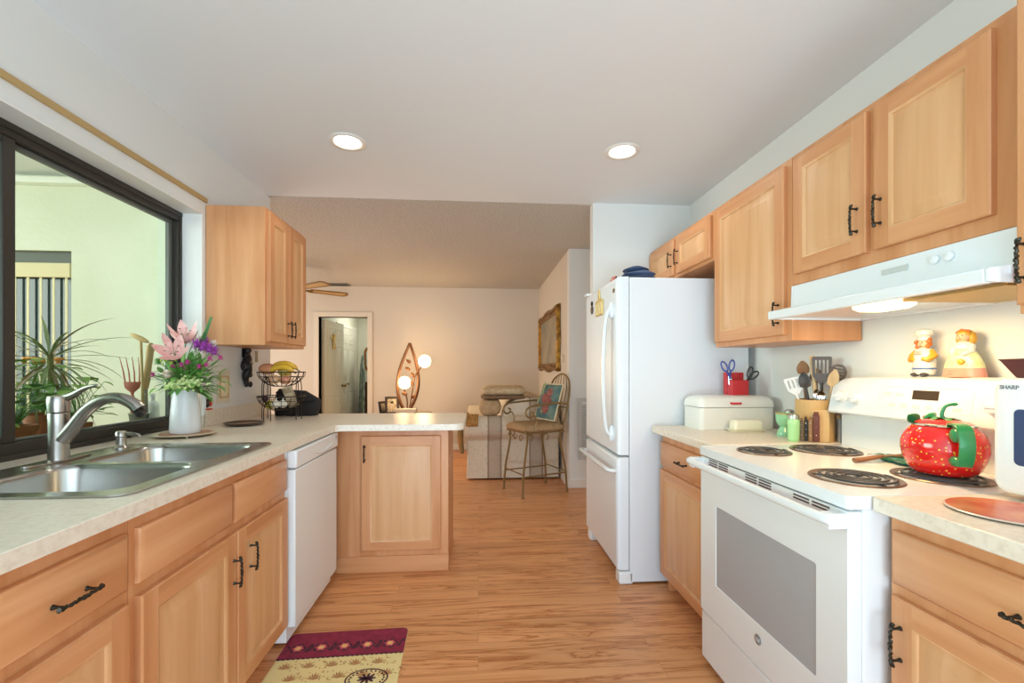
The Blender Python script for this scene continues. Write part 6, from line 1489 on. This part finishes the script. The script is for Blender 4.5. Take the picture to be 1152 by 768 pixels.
for f in (.225,):
    for s in (.1, -.02, -.12): tube(bm, [W(f, s + (.045 - .003 * i) * math.cos(i * .55), .565 + (.045 - .003 * i) * math.sin(i * .55)) for i in range(14)], .005, 6)
tube(bm, [W(.22, .2, .625), W(.22, -.2, .625), W(-.22, -.2, .625), W(-.22, .2, .625)], .009, 6, closed=True); part('seat_frame', bm, GI, t)
bm = nb(); rs = []
def seat(o, z): return [W(f, s, z) for f, s in rrect(-.23 + o, .245 - o, -.215 + o, .215 - o, .06, 5)]
rings(bm, [seat(.02, .635), seat(0, .645), seat(-.004, .67), seat(.01, .695), seat(.05, .708), seat(.1, .712)]); part('seat', bm, pm('tan_seat_cushion', '#A98A62', .85, var=('#967650', 30)), t, angle=60)
bm = nb()
for s in (1, -1): tube(bm, bez([W(-.22, s * .19, .66), W(-.26, s * .2, .85), W(-.30, s * .19, 1.02), W(-.325, s * .14, 1.14)] + [W(-.335, s * .06, 1.19), W(-.337, 0, 1.205)], 24), .010, 8)
for s in (-.12, -.06, 0, .06, .12): tube(bm, bez([W(-.235, s, .66), W(-.27, s, .86), W(-.31, s, 1.05), W(-.332, s * .7, 1.165 + .03 * (1 - abs(s) / .12))], 14), .005, 6)
tube(bm, [W(-.27, .2, .86), W(-.272, 0, .86), W(-.27, -.2, .86)], .006, 6)
part('backrest', bm, GI, t)
for s in (1, -1):
    bm = nb(); tube(bm, bez([W(-.275, s * .2, .90), W(-.15, s * .225, .915), (W(.05, s * .235, .905)), W(.17, s * .235, .895), W(.235, s * .235, .865), W(.245, s * .235, .82), W(.21, s * .235, .785), W(.17, s * .235, .80), W(.165, s * .235, .83), W(.19, s * .235, .84)], 40), .010, 8)
    tube(bm, bez([W(.14, s * .215, .66), W(.12, s * .23, .74), W(.15, s * .235, .80), W(.18, s * .235, .79)], 14), .007, 6)
    part('arm', bm, GI, t)
# floral cushion leaning on the stool's back
t = thing('floral_cushion', 'teal cushion with pink roses leaning on the iron bar stool', 'cushion', W(-.12, 0, .715))
M = Matrix.Translation(W(-.155, .02, .915)) @ Matrix(((sdir.x, fdir.x, 0, 0), (sdir.y, fdir.y, 0, 0), (0, 0, 1, 0), (0, 0, 0, 1))) @ Matrix.Rotation(.30, 4, 'X')
bm = nb(); pillow(bm, M, .185, .19, .05); part('cover', bm, pm('teal_cushion', '#44666C', .9, var=('#71887A', 9), bump=(200, .3)), t, angle=70, weld=True)
def onc(u, v, o=.0):
    e = (1 - abs(u) ** 2.5) * (1 - abs(v) ** 2.5); return M @ Vector((u * .185, .05 * e ** .55 + o, v * .19))
ROSE = pm('rose_pink', '#84443C', .9, var=('#AA7062', 40))
for (u, v, r) in ((.25, .42, .052), (-.05, .12, .058), (.35, -.05, .05), (.20, -.45, .055)):
    bm = nb(); p = onc(u, v); 
    for k in range(7):
        a = k * 2 * PI / 7; ell(bm, onc(u + .17 * math.cos(a), v + .17 * math.sin(a), -.006), (r * .42, r * .42, r * .42), n=10, m=6)
    ell(bm, onc(u, v, -.008), (r * .5,) * 3, n=10, m=6); part('rose', bm, ROSE, t)
bm = nb()
for (u, v, a) in ((-.5, .5, 1.2), (-.62, .3, .6), (-.4, .72, 2.0), (-.5, -.5, 1.0), (-.2, -.62, .2), (-.66, -.2, 2.0)):
    q = onc(u, v, .006); X = (M.to_3x3() @ Vector((math.cos(a), 0, math.sin(a)))); leaf(bm, q, X, M.to_3x3() @ Vector((0, 1, 0)), .08, .04, .2, .15, 5)
part('leaf_motif', bm, pm('sage_leaf', '#8E9A76', .9), t)
bm = nb(); tube(bm, [onc(*p) for p in [(-1 + .1 * i, -1) for i in range(20)] + [(1, -1 + .1 * i) for i in range(20)] + [(1 - .1 * i, 1) for i in range(20)] + [(-1, 1 - .1 * i) for i in range(20)]], .007, 6, closed=True); part('piping', bm, pm('cream_piping', '#D9CDAA', .9), t)
